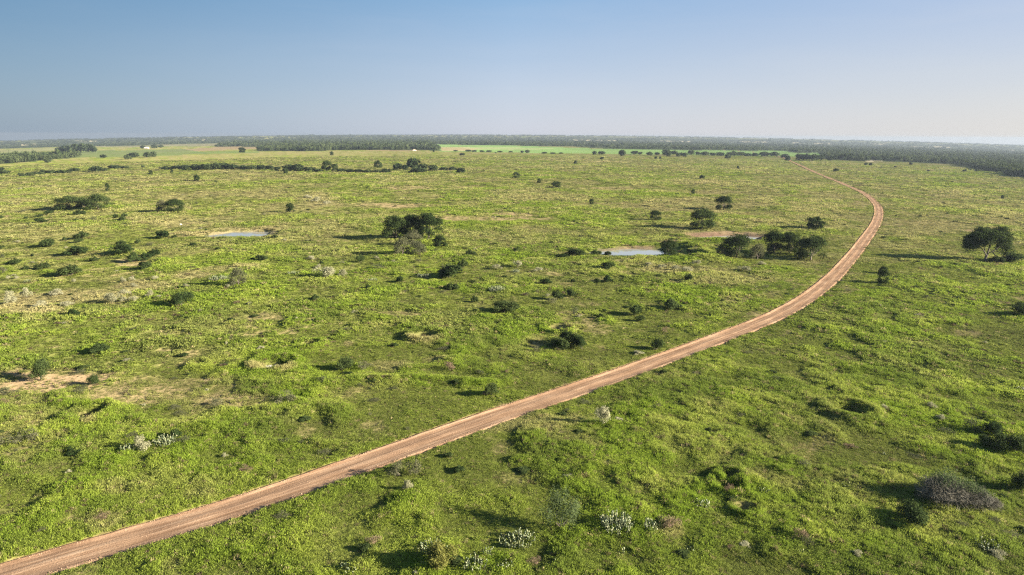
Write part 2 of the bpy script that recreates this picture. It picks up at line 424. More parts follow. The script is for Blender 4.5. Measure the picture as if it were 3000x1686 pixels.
MAT = {}
MAT['oak'] = foliage_mat('oak_leaves', (.022, .036, .012), (.060, .082, .026), 0.9, .22)
MAT['far_oak'] = foliage_mat('distant_leaves', (.022, .034, .014), (.058, .076, .030), 0.12, .15)
MAT['wood'] = foliage_mat('woodland_leaves', (.030, .046, .018), (.088, .108, .042), 0.022, .15)
MAT['shrub'] = foliage_mat('shrub_leaves', (.024, .042, .014), (.070, .092, .030), 2.2, .22)
MAT['sparse'] = foliage_mat('sparse_shrub_leaves', (.070, .080, .040), (.145, .140, .075), 2.2, .25)
MAT['mesq'] = foliage_mat('mesquite_leaves', (.070, .100, .040), (.150, .180, .080), 2.2, .35)
MAT['pale'] = foliage_mat('pale_bush_leaves', (.25, .245, .14), (.44, .42, .265), 2.5, .35)
MAT['brown'] = foliage_mat('brown_brush_leaves', (.13, .090, .060), (.27, .195, .125), 3.0, .25)
MAT['olive'] = foliage_mat('olive_shrub_leaves', (.085, .095, .020), (.20, .195, .055), 2.5, .35)
MAT['grey_twig'] = bark_mat('grey_twigs', (.085, .078, .055), (.19, .170, .125))
MAT['silver'] = bark_mat('silver_twigs', (.36, .34, .31), (.62, .58, .53))
MAT['bark'] = bark_mat('bark', (.060, .048, .040), (.17, .135, .105))

# ------------------------------------------------------------------ mesh helpers
def mesh_np(name, V, Fc, mats, k=None, mat_idx=None):
    """quads or triangles (all one size) straight from numpy"""
    me = bpy.data.meshes.new(name)
    V = np.asarray(V, np.float32); Fc = np.asarray(Fc, np.int32)
    nf, k = Fc.shape
    me.vertices.add(len(V)); me.vertices.foreach_set('co', V.ravel())
    me.loops.add(nf * k); me.loops.foreach_set('vertex_index', Fc.ravel())
    me.polygons.add(nf); me.polygons.foreach_set('loop_start', np.arange(0, nf * k, k, dtype=np.int32))
    try: me.polygons.foreach_set('loop_total', np.full(nf, k, np.int32))
    except Exception: pass
    for m in mats: me.materials.append(m)
    if mat_idx is not None: me.polygons.foreach_set('material_index', np.asarray(mat_idx, np.int32))
    me.update(calc_edges=True)
    return me

def obj(name, data, parent=None, **kw):
    o = bpy.data.objects.new(name, data); C.objects.link(o)
    if parent is not None: o.parent = parent
    for a, b in kw.items(): o[a] = b
    return o

def unit(n, g=rng):
    v = g.normal(size=(n, 3)); return v / np.linalg.norm(v, axis=1)[:, None]

def cards(P, N, size, g, aspect=0.6):
    """leaf cards: diamond quads at P facing N"""
    n = len(P)
    N = N / np.linalg.norm(N, axis=1)[:, None]
    t = np.cross(N, unit(n, g)); t /= np.linalg.norm(t, axis=1)[:, None] + 1e-9
    b = np.cross(N, t)
    s = (size * g.uniform(0.6, 1.3, n))[:, None]
    a = t * s; b = b * s * aspect
    V = np.stack([P - a, P - b, P + a, P + b], 1).reshape(-1, 3)
    Fc = np.arange(n * 4).reshape(-1, 4)
    return V, Fc

def crown_mesh(name, lobes, n, size, mat, g, shell=(0.72, 1.05), jitter=0.9, zmin=0.02, fit=True):
    lobes = np.array(lobes)         # cx cy cz rx rz
    w = lobes[:, 3] ** 2; w /= w.sum()
    k = g.choice(len(lobes), n, p=w)
    d = unit(n, g)
    flip = (d[:, 2] < -0.2) & (g.random(n) < 0.65); d[flip, 2] *= -1
    rad = g.uniform(shell[0], shell[1], n)
    rad[g.random(n) < 0.25] *= 0.7
    L = lobes[k]
    bump = 1 + 0.16 * np.sin(d[:, 0] * 6 + k) * np.sin(d[:, 1] * 5 + 2 * k) + 0.10 * np.sin(d[:, 2] * 9 + k * 3)
    P = L[:, :3] + d * np.stack([L[:, 3], L[:, 3], L[:, 4]], 1) * (rad * bump)[:, None]
    P[:, 2] = np.maximum(P[:, 2], zmin)
    N = d + unit(n, g) * jitter
    if fit:      # fill the unit box: 1 wide, 1 high
        w_ = max(np.percentile(np.abs(P[:, 0]), 97), np.percentile(np.abs(P[:, 1]), 97)); h_ = np.percentile(P[:, 2], 98.5)
        P = P * np.array([.5 / w_, .5 / w_, 1 / h_])
    V, Fc = cards(P, N, size, g)
    V[:, 2] = np.maximum(V[:, 2], 0.0)
    return mesh_np(name, V, Fc, [mat])

def tubes(paths, sides=6):
    V, Fc = [], []
    for path in paths:
        p = np.array([q[:3] for q in path], float); rr = [q[3] for q in path]
        base = len(V)
        for i in range(len(p)):
            t = p[min(i + 1, len(p) - 1)] - p[max(i - 1, 0)]; t /= np.linalg.norm(t) + 1e-9
            a = np.cross(t, [0.3, 0.9, 0.1]); a /= np.linalg.norm(a) + 1e-9; b = np.cross(t, a)
            for s in range(sides):
                an = 2 * math.pi * s / sides
                V.append(p[i] + rr[i] * (math.cos(an) * a + math.sin(an) * b))
        for i in range(len(p) - 1):
            for s in range(sides):
                s2 = (s + 1) % sides
                Fc.append((base + i * sides + s, base + i * sides + s2, base + (i + 1) * sides + s2, base + (i + 1) * sides + s))
    return np.array(V), np.array(Fc)

def limb(a, b, r0, r1, g, wob=0.12, n=5):
    a = np.array(a, float); b = np.array(b, float); L = np.linalg.norm(b - a); out = []
    off = g.normal(size=3) * wob * L
    for i in range(n):
        t = i / (n - 1)
        p = a * (1 - t) + b * t + off * math.sin(math.pi * t)
        out.append((*p, r0 * (1 - t) + r1 * t))
    return out

# ------------------------------------------------------------------ prototypes of plants (unit width 1, height 1)
def proto_oak(seed, n=8500, size=0.025, mat='oak', lobes_n=16, trunk=True, low=0.13, spread=1.0):
    """rounded live oak: 1 wide, 1 high (scaled on placing)"""
    g = np.random.default_rng(seed)
    lobes = []
    for i in range(lobes_n):
        a = 2 * math.pi * i / lobes_n * 2.4 + g.uniform(-.3, .3)
        rr = math.sqrt((i + .5) / lobes_n) * 0.34 * spread
        z = low + 0.14 + (0.42 - 1.9 * rr * rr) * g.uniform(.55, 1.05)
        lobes.append((rr * math.cos(a), rr * math.sin(a), z, g.uniform(.15, .22), g.uniform(.14, .20)))
    for i in range(10):
        a = g.uniform(0, 2 * math.pi); rr = g.uniform(.26, .36)
        lobes.append((rr * math.cos(a), rr * math.sin(a), low + g.uniform(-.03, .15), g.uniform(.12, .18), g.uniform(.11, .16)))
    cm = crown_mesh('crown', lobes, n, size, MAT[mat], g, zmin=0.06)
    paths = [[(0, 0, -0.05, .040), (0.01, 0, .10, .032), (.0, .01, .24, .027)]]
    for i in range(0, len(lobes), 2):
        l = lobes[i]; paths.append(limb((0, 0, .20), (l[0], l[1], l[2]), .016, .004, g, .10))
    V, Fc = tubes(paths, 5)
    return cm, mesh_np('trunk', V, Fc, [MAT['bark']])

def proto_shrub(seed, n=2200, size=0.058, mat='shrub', lobes_n=8, dome=0.5, shell=(0.7, 1.08)):
    g = np.random.default_rng(seed)
    lobes = []
    for i in range(lobes_n):
        a = g.uniform(0, 2 * math.pi); rr = math.sqrt(g.random()) * 0.34
        hgt = 0.72 * (1 - 1.6 * rr * rr) * g.uniform(.45, 1.0)
        lobes.append((rr * math.cos(a), rr * math.sin(a), hgt * .72, g.uniform(.11, .19), max(.14, hgt * .42)))
    lobes.append((0, 0, .40, .20, .34))
    cm = crown_mesh('foliage', lobes, n, size, MAT[mat], g, shell=shell, jitter=1.1, zmin=0.0)
    paths = [limb((g.normal() * .03, g.normal() * .03, -.05), (l[0], l[1], l[2]), .014, .004, g, .08, 4) for l in lobes[::2]]
    V, Fc = tubes(paths, 4)
    return cm, mesh_np('stems', V, Fc, [MAT['bark']])

def proto_brush(seed, n=1600, mat='grey_twig', spread=0.9, w=0.004):
    """leafless thorny brush: a dome of thin twigs"""
    g = np.random.default_rng(seed)
    base = np.stack([g.normal(size=n) * .20, g.normal(size=n) * .20, g.random(n) ** .7 * .5], 1)
    d = unit(n, g); d[:, 2] = np.abs(d[:, 2]) * .8 + .15; d[:, :2] += base[:, :2] * 2.2
    d /= np.linalg.norm(d, axis=1)[:, None]
    ln = g.uniform(.12, .34, n)[:, None]
    tip = base + d * ln
    sc = np.hypot(tip[:, 0], tip[:, 1]); f = np.minimum(1, .5 / np.maximum(sc, 1e-6)); tip[:, 0] *= f; tip[:, 1] *= f
    dome = .98 * np.sqrt(np.maximum(0.05, 1 - (np.hypot(tip[:, 0], tip[:, 1]) / .54) ** 2))
    tip[:, 2] = np.minimum(tip[:, 2], dome); 
    side = np.cross(d, unit(n, g)); side /= np.linalg.norm(side, axis=1)[:, None]
    V = np.stack([base - side * w, base + side * w, tip + side * w * .4, tip - side * w * .4], 1).reshape(-1, 3)
    V[:, 2] = np.maximum(V[:, 2], -0.02)
    return mesh_np('twigs', V, np.arange(n * 4).reshape(-1, 4), [MAT[mat]])

PROTO = {}
PROTO['oak'] = [proto_oak(s) for s in (1, 2, 3, 4, 5)]
PROTO['tree'] = [proto_oak(s, 3600, .040, 'oak', 9, low=.10) for s in (11, 12, 13, 14)]
PROTO['loose'] = [proto_oak(s, 4200, .026, 'sparse', 11, low=.07) for s in (21, 22)]
PROTO['shrub'] = [proto_shrub(s) for s in (31, 32, 33, 34, 35, 36)]
PROTO['bigshrub'] = [proto_shrub(s, 4200, .033, 'shrub', 14) for s in (41, 42, 43)]
PROTO['sparse'] = [proto_shrub(s, 650, .040, 'sparse', 9) for s in (51, 52, 53)]
PROTO['brown'] = [proto_shrub(s, 800, .034, 'brown', 9) for s in (61, 62)]
PROTO['pale'] = [proto_shrub(s, 1800, .036, 'pale', 7) for s in (71, 72, 73)]
PROTO['olive'] = [proto_shrub(s, 4200, .032, 'olive', 12) for s in (81,)]

def far_blob(seed, mat='far_oak', n=460, size=.13):
    g = np.random.default_rng(seed)
    lobes = [(g.uniform(-.22, .22), g.uniform(-.22, .22), g.uniform(.35, .66), g.uniform(.16, .26), g.uniform(.18, .30)) for _ in range(6)]
    lobes.append((0, 0, .45, .34, .40)); lobes.append((0, 0, .25, .36, .26))
    me = crown_mesh('tree', lobes, n, size, MAT[mat], g, zmin=0.0)
    return me
PROTO['far'] = [far_blob(s) for s in (91, 92, 93, 94, 95)]

# ------------------------------------------------------------------ ground sheet
rr = [0.5, 8.0, 16.0, 24.0, 32.0]
while rr[-1] < 15500.0:
    r_ = rr[-1]; rr.append(r_ + max(0.36, min(r_ * r_ / 34150.0 * 0.72, r_ * 0.09)))
rr = np.array(rr)
fine = np.arange(-51.0, 51.01, 0.135)
coarse_l = np.linspace(51.0, 180.0, 34)[1:]
coarse_r = np.linspace(-180.0, -51.0, 34)[1:-1]
th = np.radians(np.concatenate([coarse_r, fine, coarse_l]))
th = np.concatenate([th, [th[0] + 2 * math.pi]])[:-1]
nr, nt_ = len(rr), len(th)
RRg, THg = np.meshgrid(rr, th, indexing='ij')
gx = (RRg * np.sin(THg)).ravel(); gy = (RRg * np.cos(THg)).ravel()
gz = zground(gx, gy)
col, straw, bare, soil, gu, gv, gr = cover(gx, gy)
gcol = col * 0.72
gcol = gcol + (soil - gcol) * np.clip(bare * 1.05, 0, 1)[..., None]
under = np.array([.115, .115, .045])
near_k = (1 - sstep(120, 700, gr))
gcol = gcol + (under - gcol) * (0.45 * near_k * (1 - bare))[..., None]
frontal = gy > 500
for poly, c_, amt in FIELDS:
    k = inpoly(gu, gv, poly) & frontal & (gr > 900)
    nn = 0.75 + 0.5 * fbm(gx[k], gy[k], 130, 3, 7)
    gcol[k] = gcol[k] * (1 - amt) + np.array(c_) * nn[:, None] * amt
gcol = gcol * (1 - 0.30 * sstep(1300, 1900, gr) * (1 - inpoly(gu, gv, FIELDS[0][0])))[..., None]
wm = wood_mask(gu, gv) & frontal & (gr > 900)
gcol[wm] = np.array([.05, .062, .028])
farland = (gr > 2600) & ~wm & ~inpoly(gu, gv, FIELDS[0][0])
gcol[farland & (gy < 500)] = np.array([.08, .10, .04])
clr = np.zeros(len(gx), bool)
for (cu, cv, a, b) in CLEAR:
    if a: clr |= ((((gu - cu) / a) ** 2 + ((gv - cv) / max(b, .1)) ** 2) < 1) & frontal
gcol[clr] = np.array([.46, .40, .27])
rd = np.abs(road_dist(gx, gy))
kr = (1 - sstep(2.9, 3.5 + 0.6 * fbm(gx, gy, 2, 2, 5), rd)) * (gr < 3500)
gcol = gcol + (np.array([.27, .175, .11]) - gcol) * kr[..., None]
for i in range(3):     # muddy pond banks
    q = np.hypot((gx - PX[i]) / PONDS[i][2], (gy - PY[i]) / PONDS[i][3])
    mud = [(.22, .185, .115), (.20, .165, .115), (.20, .130, .092)][i]
    k = (1 - sstep(0.80, 1.04, q + 0.18 * (fbm(gx, gy, 5, 3, 77) - .5)))
    # damp band by the water
    gcol = gcol + (np.array(mud) - gcol) * (k * (.85, .9, .95)[i])[..., None]

ii = np.arange(nr - 1)[:, None] * nt_; jj = np.arange(nt_)
j2 = (jj + 1) % nt_
quads = np.stack([ii + jj, ii + nt_ + jj, ii + nt_ + j2, ii + j2], -1).reshape(-1, 4)[:, ::-1]

m, n, l = new_mat('plain_soil_and_turf')
at = n.new('ShaderNodeAttribute'); at.attribute_name = 'cover'
p = pos(n)
n1 = noise(n, l, 1.7, 4, p); n2 = noise(n, l, 0.35, 4, p)
c1 = ramp(n, l, n1.outputs[0], [(0.25, (.55, .56, .52)), (0.75, (1.40, 1.36, 1.30))])
c2 = ramp(n, l, n2.outputs[0], [(0.3, (.80, .82, .78)), (0.7, (1.18, 1.15, 1.12))])
x1 = mixc(n, l, 1.0, at.outputs['Color'], c1.outputs[0], 'MULTIPLY')
x2 = mixc(n, l, 1.0, x1, c2.outputs[0], 'MULTIPLY')
bs = n.new('ShaderNodeBsdfDiffuse'); bs.inputs['Roughness'].default_value = 0.6
l.new(x2, bs.inputs[0])
bm = n.new('ShaderNodeBump'); bm.inputs['Strength'].default_value = 0.7; bm.inputs['Distance'].default_value = 0.25
l.new(n1.outputs[0], bm.inputs['Height']); l.new(bm.outputs[0], bs.inputs['Normal'])
o = n.new('ShaderNodeOutputMaterial'); l.new(bs.outputs[0], o.inputs[0])
MAT['ground'] = m
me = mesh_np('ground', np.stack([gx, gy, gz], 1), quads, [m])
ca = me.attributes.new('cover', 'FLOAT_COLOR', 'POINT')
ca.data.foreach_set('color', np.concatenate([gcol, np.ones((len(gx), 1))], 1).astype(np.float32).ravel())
me.polygons.foreach_set('use_smooth', np.ones(len(me.polygons), bool))
ground = obj('ground', me, kind='structure')

# ------------------------------------------------------------------ road
mroad, n, l = new_mat('red_dirt_road')
uvn = n.new('ShaderNodeAttribute'); uvn.attribute_name = 'lane'
sepv = n.new('ShaderNodeSeparateXYZ'); l.new(uvn.outputs['Vector'], sepv.inputs[0])
def stretched(sx, sy, scale, detail):
    cb = n.new('ShaderNodeCombineXYZ')
    a = n.new('ShaderNodeMath'); a.operation = 'MULTIPLY'; a.inputs[1].default_value = sx; l.new(sepv.outputs[0], a.inputs[0])
    b = n.new('ShaderNodeMath'); b.operation = 'MULTIPLY'; b.inputs[1].default_value = sy; l.new(sepv.outputs[1], b.inputs[0])
    l.new(a.outputs[0], cb.inputs[0]); l.new(b.outputs[0], cb.inputs[1])
    return noise(n, l, scale, detail, cb.outputs[0], .6)
streak = stretched(1.0, 0.035, 2.2, 4)
broad = stretched(1.0, 0.12, 0.7, 3)
grain = noise(n, l, 5.0, 5, pos(n), .7)
patch = noise(n, l, 0.25, 3, pos(n))
base = ramp(n, l, streak.outputs[0], [(0.28, (.195, .122, .072)), (0.50, (.285, .186, .116)), (0.72, (.40, .287, .19))])
b2 = ramp(n, l, broad.outputs[0], [(0.3, (.80, .78, .78)), (0.7, (1.16, 1.14, 1.12))])
b3 = ramp(n, l, grain.outputs[0], [(0.3, (.72, .70, .68)), (0.7, (1.25, 1.24, 1.22))])
b4 = ramp(n, l, patch.outputs[0], [(0.35, (.88, .86, .86)), (0.65, (1.08, 1.08, 1.08))])
k1 = mixc(n, l, 1.0, base.outputs[0], b2.outputs[0], 'MULTIPLY')
k2 = mixc(n, l, 1.0, k1, b3.outputs[0], 'MULTIPLY')
k3 = mixc(n, l, 1.0, k2, b4.outputs[0], 'MULTIPLY')
lx = n.new('ShaderNodeMapRange'); l.new(sepv.outputs[0], lx.inputs[0]); lx.inputs[1].default_value = -3.0; lx.inputs[2].default_value = 3.0
one = (1.0, 1.0, 1.0); dk = (.84, .82, .80); lt = (1.13, 1.12, 1.10)
rut = ramp(n, l, lx.outputs[0], [(0.02, (1.05, .98, .90)), (0.14, one), (0.25, dk), (0.34, lt), (0.44, one), (0.52, lt), (0.62, one), (0.70, dk), (0.80, one), (0.97, (.90, .88, .88))])
k3 = mixc(n, l, 0.8, k3, mixc(n, l, 1.0, k3, rut.outputs[0], 'MULTIPLY'))
bs = n.new('ShaderNodeBsdfDiffuse'); l.new(k3, bs.inputs[0])
bm = n.new('ShaderNodeBump'); bm.inputs['Strength'].default_value = 0.8; bm.inputs['Distance'].default_value = 0.10
l.new(grain.outputs[0], bm.inputs['Height'])
bm2 = n.new('ShaderNodeBump'); bm2.inputs['Strength'].default_value = 0.7; bm2.inputs['Distance'].default_value = 0.12
l.new(streak.outputs[0], bm2.inputs['Height']); l.new(bm.outputs[0], bm2.inputs['Normal']); l.new(bm2.outputs[0], bs.inputs['Normal'])
o = n.new('ShaderNodeOutputMaterial'); l.new(bs.outputs[0], o.inputs[0])

offs = np.array([-3.15, -2.9, -2.7, -2.5, -2.25, -1.7, -1.25, -0.8, -0.3, 0.3, 0.85, 1.3, 1.75, 2.3, 2.6, 2.85, 3.1])
prof = np.array([-.30, .02, .13, .12, .02, -.01, -.04, .0, .05, .05, .0, -.04, -.01, .02, .05, .0, -.30])
tx, ty = np.gradient(qx), np.gradient(qy); tl = np.hypot(tx, ty); nx_, ny_ = ty / tl, -tx / tl
arc = np.concatenate([[0], np.cumsum(np.hypot(np.diff(qx), np.diff(qy)))])
wj = 1 + 0.05 * (fbm(arc, arc * 0 + 3.3, 3.5, 3, 3) - .5) * 2
wk = 1 + 0.06 * (fbm(arc, arc * 0 + 9.3, 3.0, 3, 4) - .5) * 2
ox = np.where(offs[None] < 0, offs[None] * wj[:, None], offs[None] * wk[:, None])
RX_ = qx[:, None] + nx_[:, None] * ox; RY_ = qy[:, None] + ny_[:, None] * ox
zc_ = macro(qx, qy)
RZ_ = zc_[:, None] + prof[None] - 0.02 + 0.05 * (fbm(RX_, RY_, 1.1, 2, 44) - .5) * (np.abs(offs)[None] < 3.0)
RZ_ = RZ_ + (np.abs(offs + 2.6) < .25)[None] * 0.10 * (fbm(RX_, RY_, .7, 2, 46) - .3) * 2
RZ_ = RZ_ + (0.10 * sstep(150, 400, qy) + 0.35 * sstep(400, 1300, qy))[:, None]
nvx = len(offs)
ii = np.arange(NR - 1)[:, None] * nvx; jj = np.arange(nvx - 1)
q4 = np.stack([ii + jj, ii + jj + 1, ii + nvx + jj + 1, ii + nvx + jj], -1).reshape(-1, 4)
me = mesh_np('dirt_road', np.stack([RX_, RY_, RZ_], -1).reshape(-1, 3), q4, [mroad])
la = me.attributes.new('lane', 'FLOAT_VECTOR', 'POINT')
la.data.foreach_set('vector', np.stack([ox, np.broadcast_to(arc[:, None], ox.shape), ox * 0], -1).astype(np.float32).ravel())
me.polygons.foreach_set('use_smooth', np.ones(len(me.polygons), bool))
obj('dirt_road', me, kind='structure')

# ------------------------------------------------------------------ pond water
mw, n, l = new_mat('pond_water')
bs = n.new('ShaderNodeBsdfPrincipled'); bs.inputs['Base Color'].default_value = (.27, .27, .24, 1); bs.inputs['Roughness'].default_value = 0.04
bs.inputs['IOR'].default_value = 1.33; bs.inputs['Specular IOR Level'].default_value = 0.8
ns = noise(n, l, 1.1, 3, pos(n)); bm = n.new('ShaderNodeBump'); bm.inputs['Strength'].default_value = 0.15; bm.inputs['Distance'].default_value = 0.01
l.new(ns.outputs[0], bm.inputs['Height']); l.new(bm.outputs[0], bs.inputs['Normal'])
o = n.new('ShaderNodeOutputMaterial'); l.new(bs.outputs[0], o.inputs[0])
LEVEL = (-0.85, -0.50, -1.0)
for i, (u, v, a, b, dep, rim) in enumerate(PONDS):
    zl = float(zbase(np.array(PX[i]), np.array(PY[i]))) + LEVEL[i]
    k = 56; an = np.linspace(0, 2 * math.pi, k, endpoint=False)
    V = [(PX[i], PY[i], zl)] + [(PX[i] + a * 1.02 * math.cos(t), PY[i] + b * 1.02 * math.sin(t), zl) for t in an]
    Fc = [(0, 1 + j, 1 + (j + 1) % k) for j in range(k)]
    obj('pond_water', mesh_np('pond_water', V, Fc, [mw]), kind='structure')

# ------------------------------------------------------------------ scattering through geometry nodes
def instancer(name, P, rot, scl, idx, tint, protos):
    me = bpy.data.meshes.new(name); me.vertices.add(len(P)); me.vertices.foreach_set('co', np.asarray(P, np.float32).ravel())
    a = me.attributes.new('rot', 'FLOAT_VECTOR', 'POINT'); a.data.foreach_set('vector', np.asarray(rot, np.float32).ravel())
    a = me.attributes.new('scl', 'FLOAT_VECTOR', 'POINT'); a.data.foreach_set('vector', np.asarray(scl, np.float32).ravel())
    a = me.attributes.new('idx', 'INT', 'POINT'); a.data.foreach_set('value', np.asarray(idx, np.int32))
    a = me.attributes.new('tint', 'FLOAT_COLOR', 'POINT'); a.data.foreach_set('color', np.concatenate([tint, np.ones((len(P), 1))], 1).astype(np.float32).ravel())
    me.update()
    o = obj(name, me, kind='stuff')
    cl = bpy.data.collections.new(name + '_clumps')
    for i, pm in enumerate(protos):
        cl.objects.link(bpy.data.objects.new('%s_clump_%02d' % (name, i), pm))
    g = bpy.data.node_groups.new(name + '_scatter', 'GeometryNodeTree')
    g.interface.new_socket('Geometry', in_out='INPUT', socket_type='NodeSocketGeometry')
    g.interface.new_socket('Geometry', in_out='OUTPUT', socket_type='NodeSocketGeometry')
    N, Lk = g.nodes, g.links
    gi = N.new('NodeGroupInput'); go = N.new('NodeGroupOutput')
    ip = N.new('GeometryNodeInstanceOnPoints'); ci = N.new('GeometryNodeCollectionInfo')
    ci.inputs['Collection'].default_value = cl; ci.inputs['Separate Children'].default_value = True; ci.inputs['Reset Children'].default_value = True
    ip.inputs['Pick Instance'].default_value = True
    def na(nm, ty):
        q = N.new('GeometryNodeInputNamedAttribute'); q.data_type = ty; q.inputs['Name'].default_value = nm; return q.outputs['Attribute']
    er = N.new('FunctionNodeEulerToRotation'); Lk.new(na('rot', 'FLOAT_VECTOR'), er.inputs[0])
    Lk.new(gi.outputs[0], ip.inputs['Points']); Lk.new(ci.outputs[0], ip.inputs['Instance'])
    Lk.new(na('idx', 'INT'), ip.inputs['Instance Index']); Lk.new(er.outputs[0], ip.inputs['Rotation']); Lk.new(na('scl', 'FLOAT_VECTOR'), ip.inputs['Scale'])
    Lk.new(ip.outputs[0], go.inputs[0])
    md = o.modifiers.new('scatter', 'NODES'); md.node_group = g
    return o

mg, n, l = new_mat('grass_blades')
at = n.new('ShaderNodeAttribute'); at.attribute_type = 'INSTANCER'; at.attribute_name = 'tint'
gn = noise(n, l, 2.4, 2, pos(n))
gr_ = ramp(n, l, gn.outputs[0], [(0.25, (.72, .74, .66)), (0.75, (1.30, 1.28, 1.20))])
gc = mixc(n, l, 1.0, at.outputs['Color'], gr_.outputs[0], 'MULTIPLY')
leaf_shader(n, l, gc, 0.42)
MAT['grass'] = mg

def tuft(seed, n, w, lean, broad=False):
    g = np.random.default_rng(seed)
    a = g.uniform(0, 2 * math.pi, n); r0 = np.sqrt(g.random(n)) * 0.62
    base = np.stack([r0 * np.cos(a), r0 * np.sin(a), np.full(n, -0.12)], 1)
    a2 = a + g.normal(0, .7, n); ln = g.uniform(.55, 1.1, n)
    out = lean * (0.25 + r0) * g.uniform(.4, 1.4, n)
    tip = base + np.stack([np.cos(a2) * out, np.sin(a2) * out, ln * (1 - .45 * r0 * r0)], 1)
    sd = a2 + math.pi / 2 + g.normal(0, .8, n)
    side = np.stack([np.cos(sd), np.sin(sd), np.zeros(n)], 1) * (w * g.uniform(.6, 1.4, n))[:, None]
    mid = (base + tip) / 2 + np.array([0, 0, .10])
    if broad:     # leafy weed: small leaves facing any way through the clump
        P = base + (tip - base) * (g.random(n) ** .5)[:, None]
        V, Fc = cards(P, unit(n, g) + np.array([0, 0, .7]), w * 1.5, g, .7)
        return mesh_np('grass_clump', V, Fc, [MAT['grass']])
    V = np.stack([base - side * .8, base + side * .8, mid + side, mid - side, tip], 1).reshape(-1, 3)
    i = np.arange(n)[:, None] * 5
    F3 = np.concatenate([i + [0, 1, 2], i + [0, 2, 3], i + [3, 2, 4]], 0)
    return mesh_np('grass_clump', V, F3, [MAT['grass']])

NEAR = [tuft(s, 46, .060, .55) for s in (1, 2, 3)] + [tuft(s, 70, .075, .7, True) for s in (4, 5, 6)]
MID = [tuft(s, 34, .095, .6) for s in (7, 8)] + [tuft(s, 48, .12, .7, True) for s in (9, 10, 11)]

def sample_area(nw, r0, r1, dens, half=46.0):
    """nw points, area density proportional to dens(r)"""
    gr = np.geomspace(r0, r1, 400); pdf = gr * dens(gr); cdf = np.concatenate([[0], np.cumsum(0.5 * (pdf[1:] + pdf[:-1]) * np.diff(gr))])
    tot = cdf[-1]; r = np.interp(rng.random(nw) * tot, cdf, gr)
    t = np.radians(rng.uniform(-half, half, nw))
    return r * np.sin(t), r * np.cos(t), r

SZ = lambda r: np.maximum(0.47, 0.0041 * r)
def multi(x, y, r, seed):
    """patchiness whose grain coarsens with distance, as far clumps merge"""
    a = fbm(x, y, 3.0, 2, seed); b = fbm(x, y, 9.0, 2, seed + 1); c = fbm(x, y, 32.0, 2, seed + 2)
    k1 = sstep(110, 300, r); k2 = sstep(380, 900, r)
    m_ = a * (1 - k1) + b * k1
    return m_ * (1 - k2) + c * k2
def grass_band(name, nw, r0, r1, protos):
    x, y, r = sample_area(nw, r0, r1, lambda q: 1.0 / SZ(q) ** 2)
    c, st, ba, so, u, v, _ = cover(x, y)
    d = np.abs(road_dist(x, y)); q = pond_q(x, y)
    hum = hummock(x, y)
    gap = multi(x, y, r, 17)
    keep = (rng.random(len(x)) > ba * 0.98) & (d > 3.3 + 0.2 * rng.random(len(x)) + .0008 * r)
    keep &= (q > 1.0 + 0.12 * (gap - .5)) | ((q > .86) & (rng.random(len(x)) < .3))
    keep &= ~(wood_mask(u, v) & (r > 900))
    for poly in (FIELDS[0][0], FIELDS[1][0], FIELDS[3][0]): keep &= ~(inpoly(u, v, poly) & (r > 900))
    x, y, r, c, st, ba, hum, d, gap = (k[keep] for k in (x, y, r, c, st, ba, hum, d, gap))
    N_ = len(x)
    z = zground(x, y)
    s = SZ(r) * rng.uniform(.65, 1.35, N_) * (1 - .35 * ba)
    edge_tall = 1 + 0.45 * np.exp(-((d - 4.2) / 1.5) ** 2)
    LU = lushness(x, y)
    tall = 0.10 + 0.50 * LU * (0.45 + 0.75 * sstep(.28, .68, gap))
    h = tall * rng.uniform(.6, 1.4, N_) * (1 - .6 * ba) * edge_tall * (1 + 0.0009 * np.minimum(r, 900))
    h = np.where((d < 16) & (r > 230), np.minimum(h, .22), h)
    h = np.maximum(h, 0.09)
    s = np.minimum(s, 6.0)
    tint = c * rng.uniform(.86, 1.16, N_)[:, None]
    odd = rng.random(N_)
    k = odd < 0.025; tint[k] = STRW * rng.uniform(.6, 1.1, k.sum())[:, None]
    k = (odd > 0.05) & (odd < 0.08); tint[k] = np.array([.17, .13, .08]) * rng.uniform(.7, 1.3, k.sum())[:, None]
    k = (odd > 0.10) & (odd < 0.16); tint[k] = OLIVE * rng.uniform(.6, 1.1, k.sum())[:, None]
    rot = np.stack([rng.normal(0, .10, N_), rng.normal(0, .10, N_), rng.uniform(0, 6.28, N_)], 1)
    idx = rng.integers(0, len(protos), N_)
    return instancer(name, np.stack([x, y, z], 1), rot, np.stack([s, s, h * 1.15], 1), idx, tint, protos)

grass_band('grass', 170000, 44, 165, NEAR)
grass_band('meadow_grass', 265000, 165, 1750, MID)

# gravel thrown up along the left edge of the road, thinner along the right
def stone(seed):
    g = np.random.default_rng(seed)
    V = np.array([(1,0,0),(-1,0,0),(0,1,0),(0,-1,0),(0,0,1),(0,0,-.6),(.6,.6,.3),(-.6,.6,.35),(-.6,-.6,.3),(.6,-.6,.35)], float) * g.uniform(.7, 1.15, (10, 3))
    Fc = [(4,0,6),(4,6,2),(4,2,7),(4,7,1),(4,1,8),(4,8,3),(4,3,9),(4,9,0),(0,5,6),(6,5,2),(2,5,7),(7,5,1),(1,5,8),(8,5,3),(3,5,9),(9,5,0)]
    return mesh_np('stone', V, Fc, [MAT['stone']])
ms, n, l = new_mat('gravel_stone')
at = n.new('ShaderNodeAttribute'); at.attribute_type = 'INSTANCER'; at.attribute_name = 'tint'
bs = n.new('ShaderNodeBsdfDiffuse'); l.new(at.outputs['Color'], bs.inputs[0]); o = n.new('ShaderNodeOutputMaterial'); l.new(bs.outputs[0], o.inputs[0])
MAT['stone'] = ms
ng = 9000
sa = rng.uniform(0, 1, ng) ** 1.3 * 480
kk = rng.random(ng)
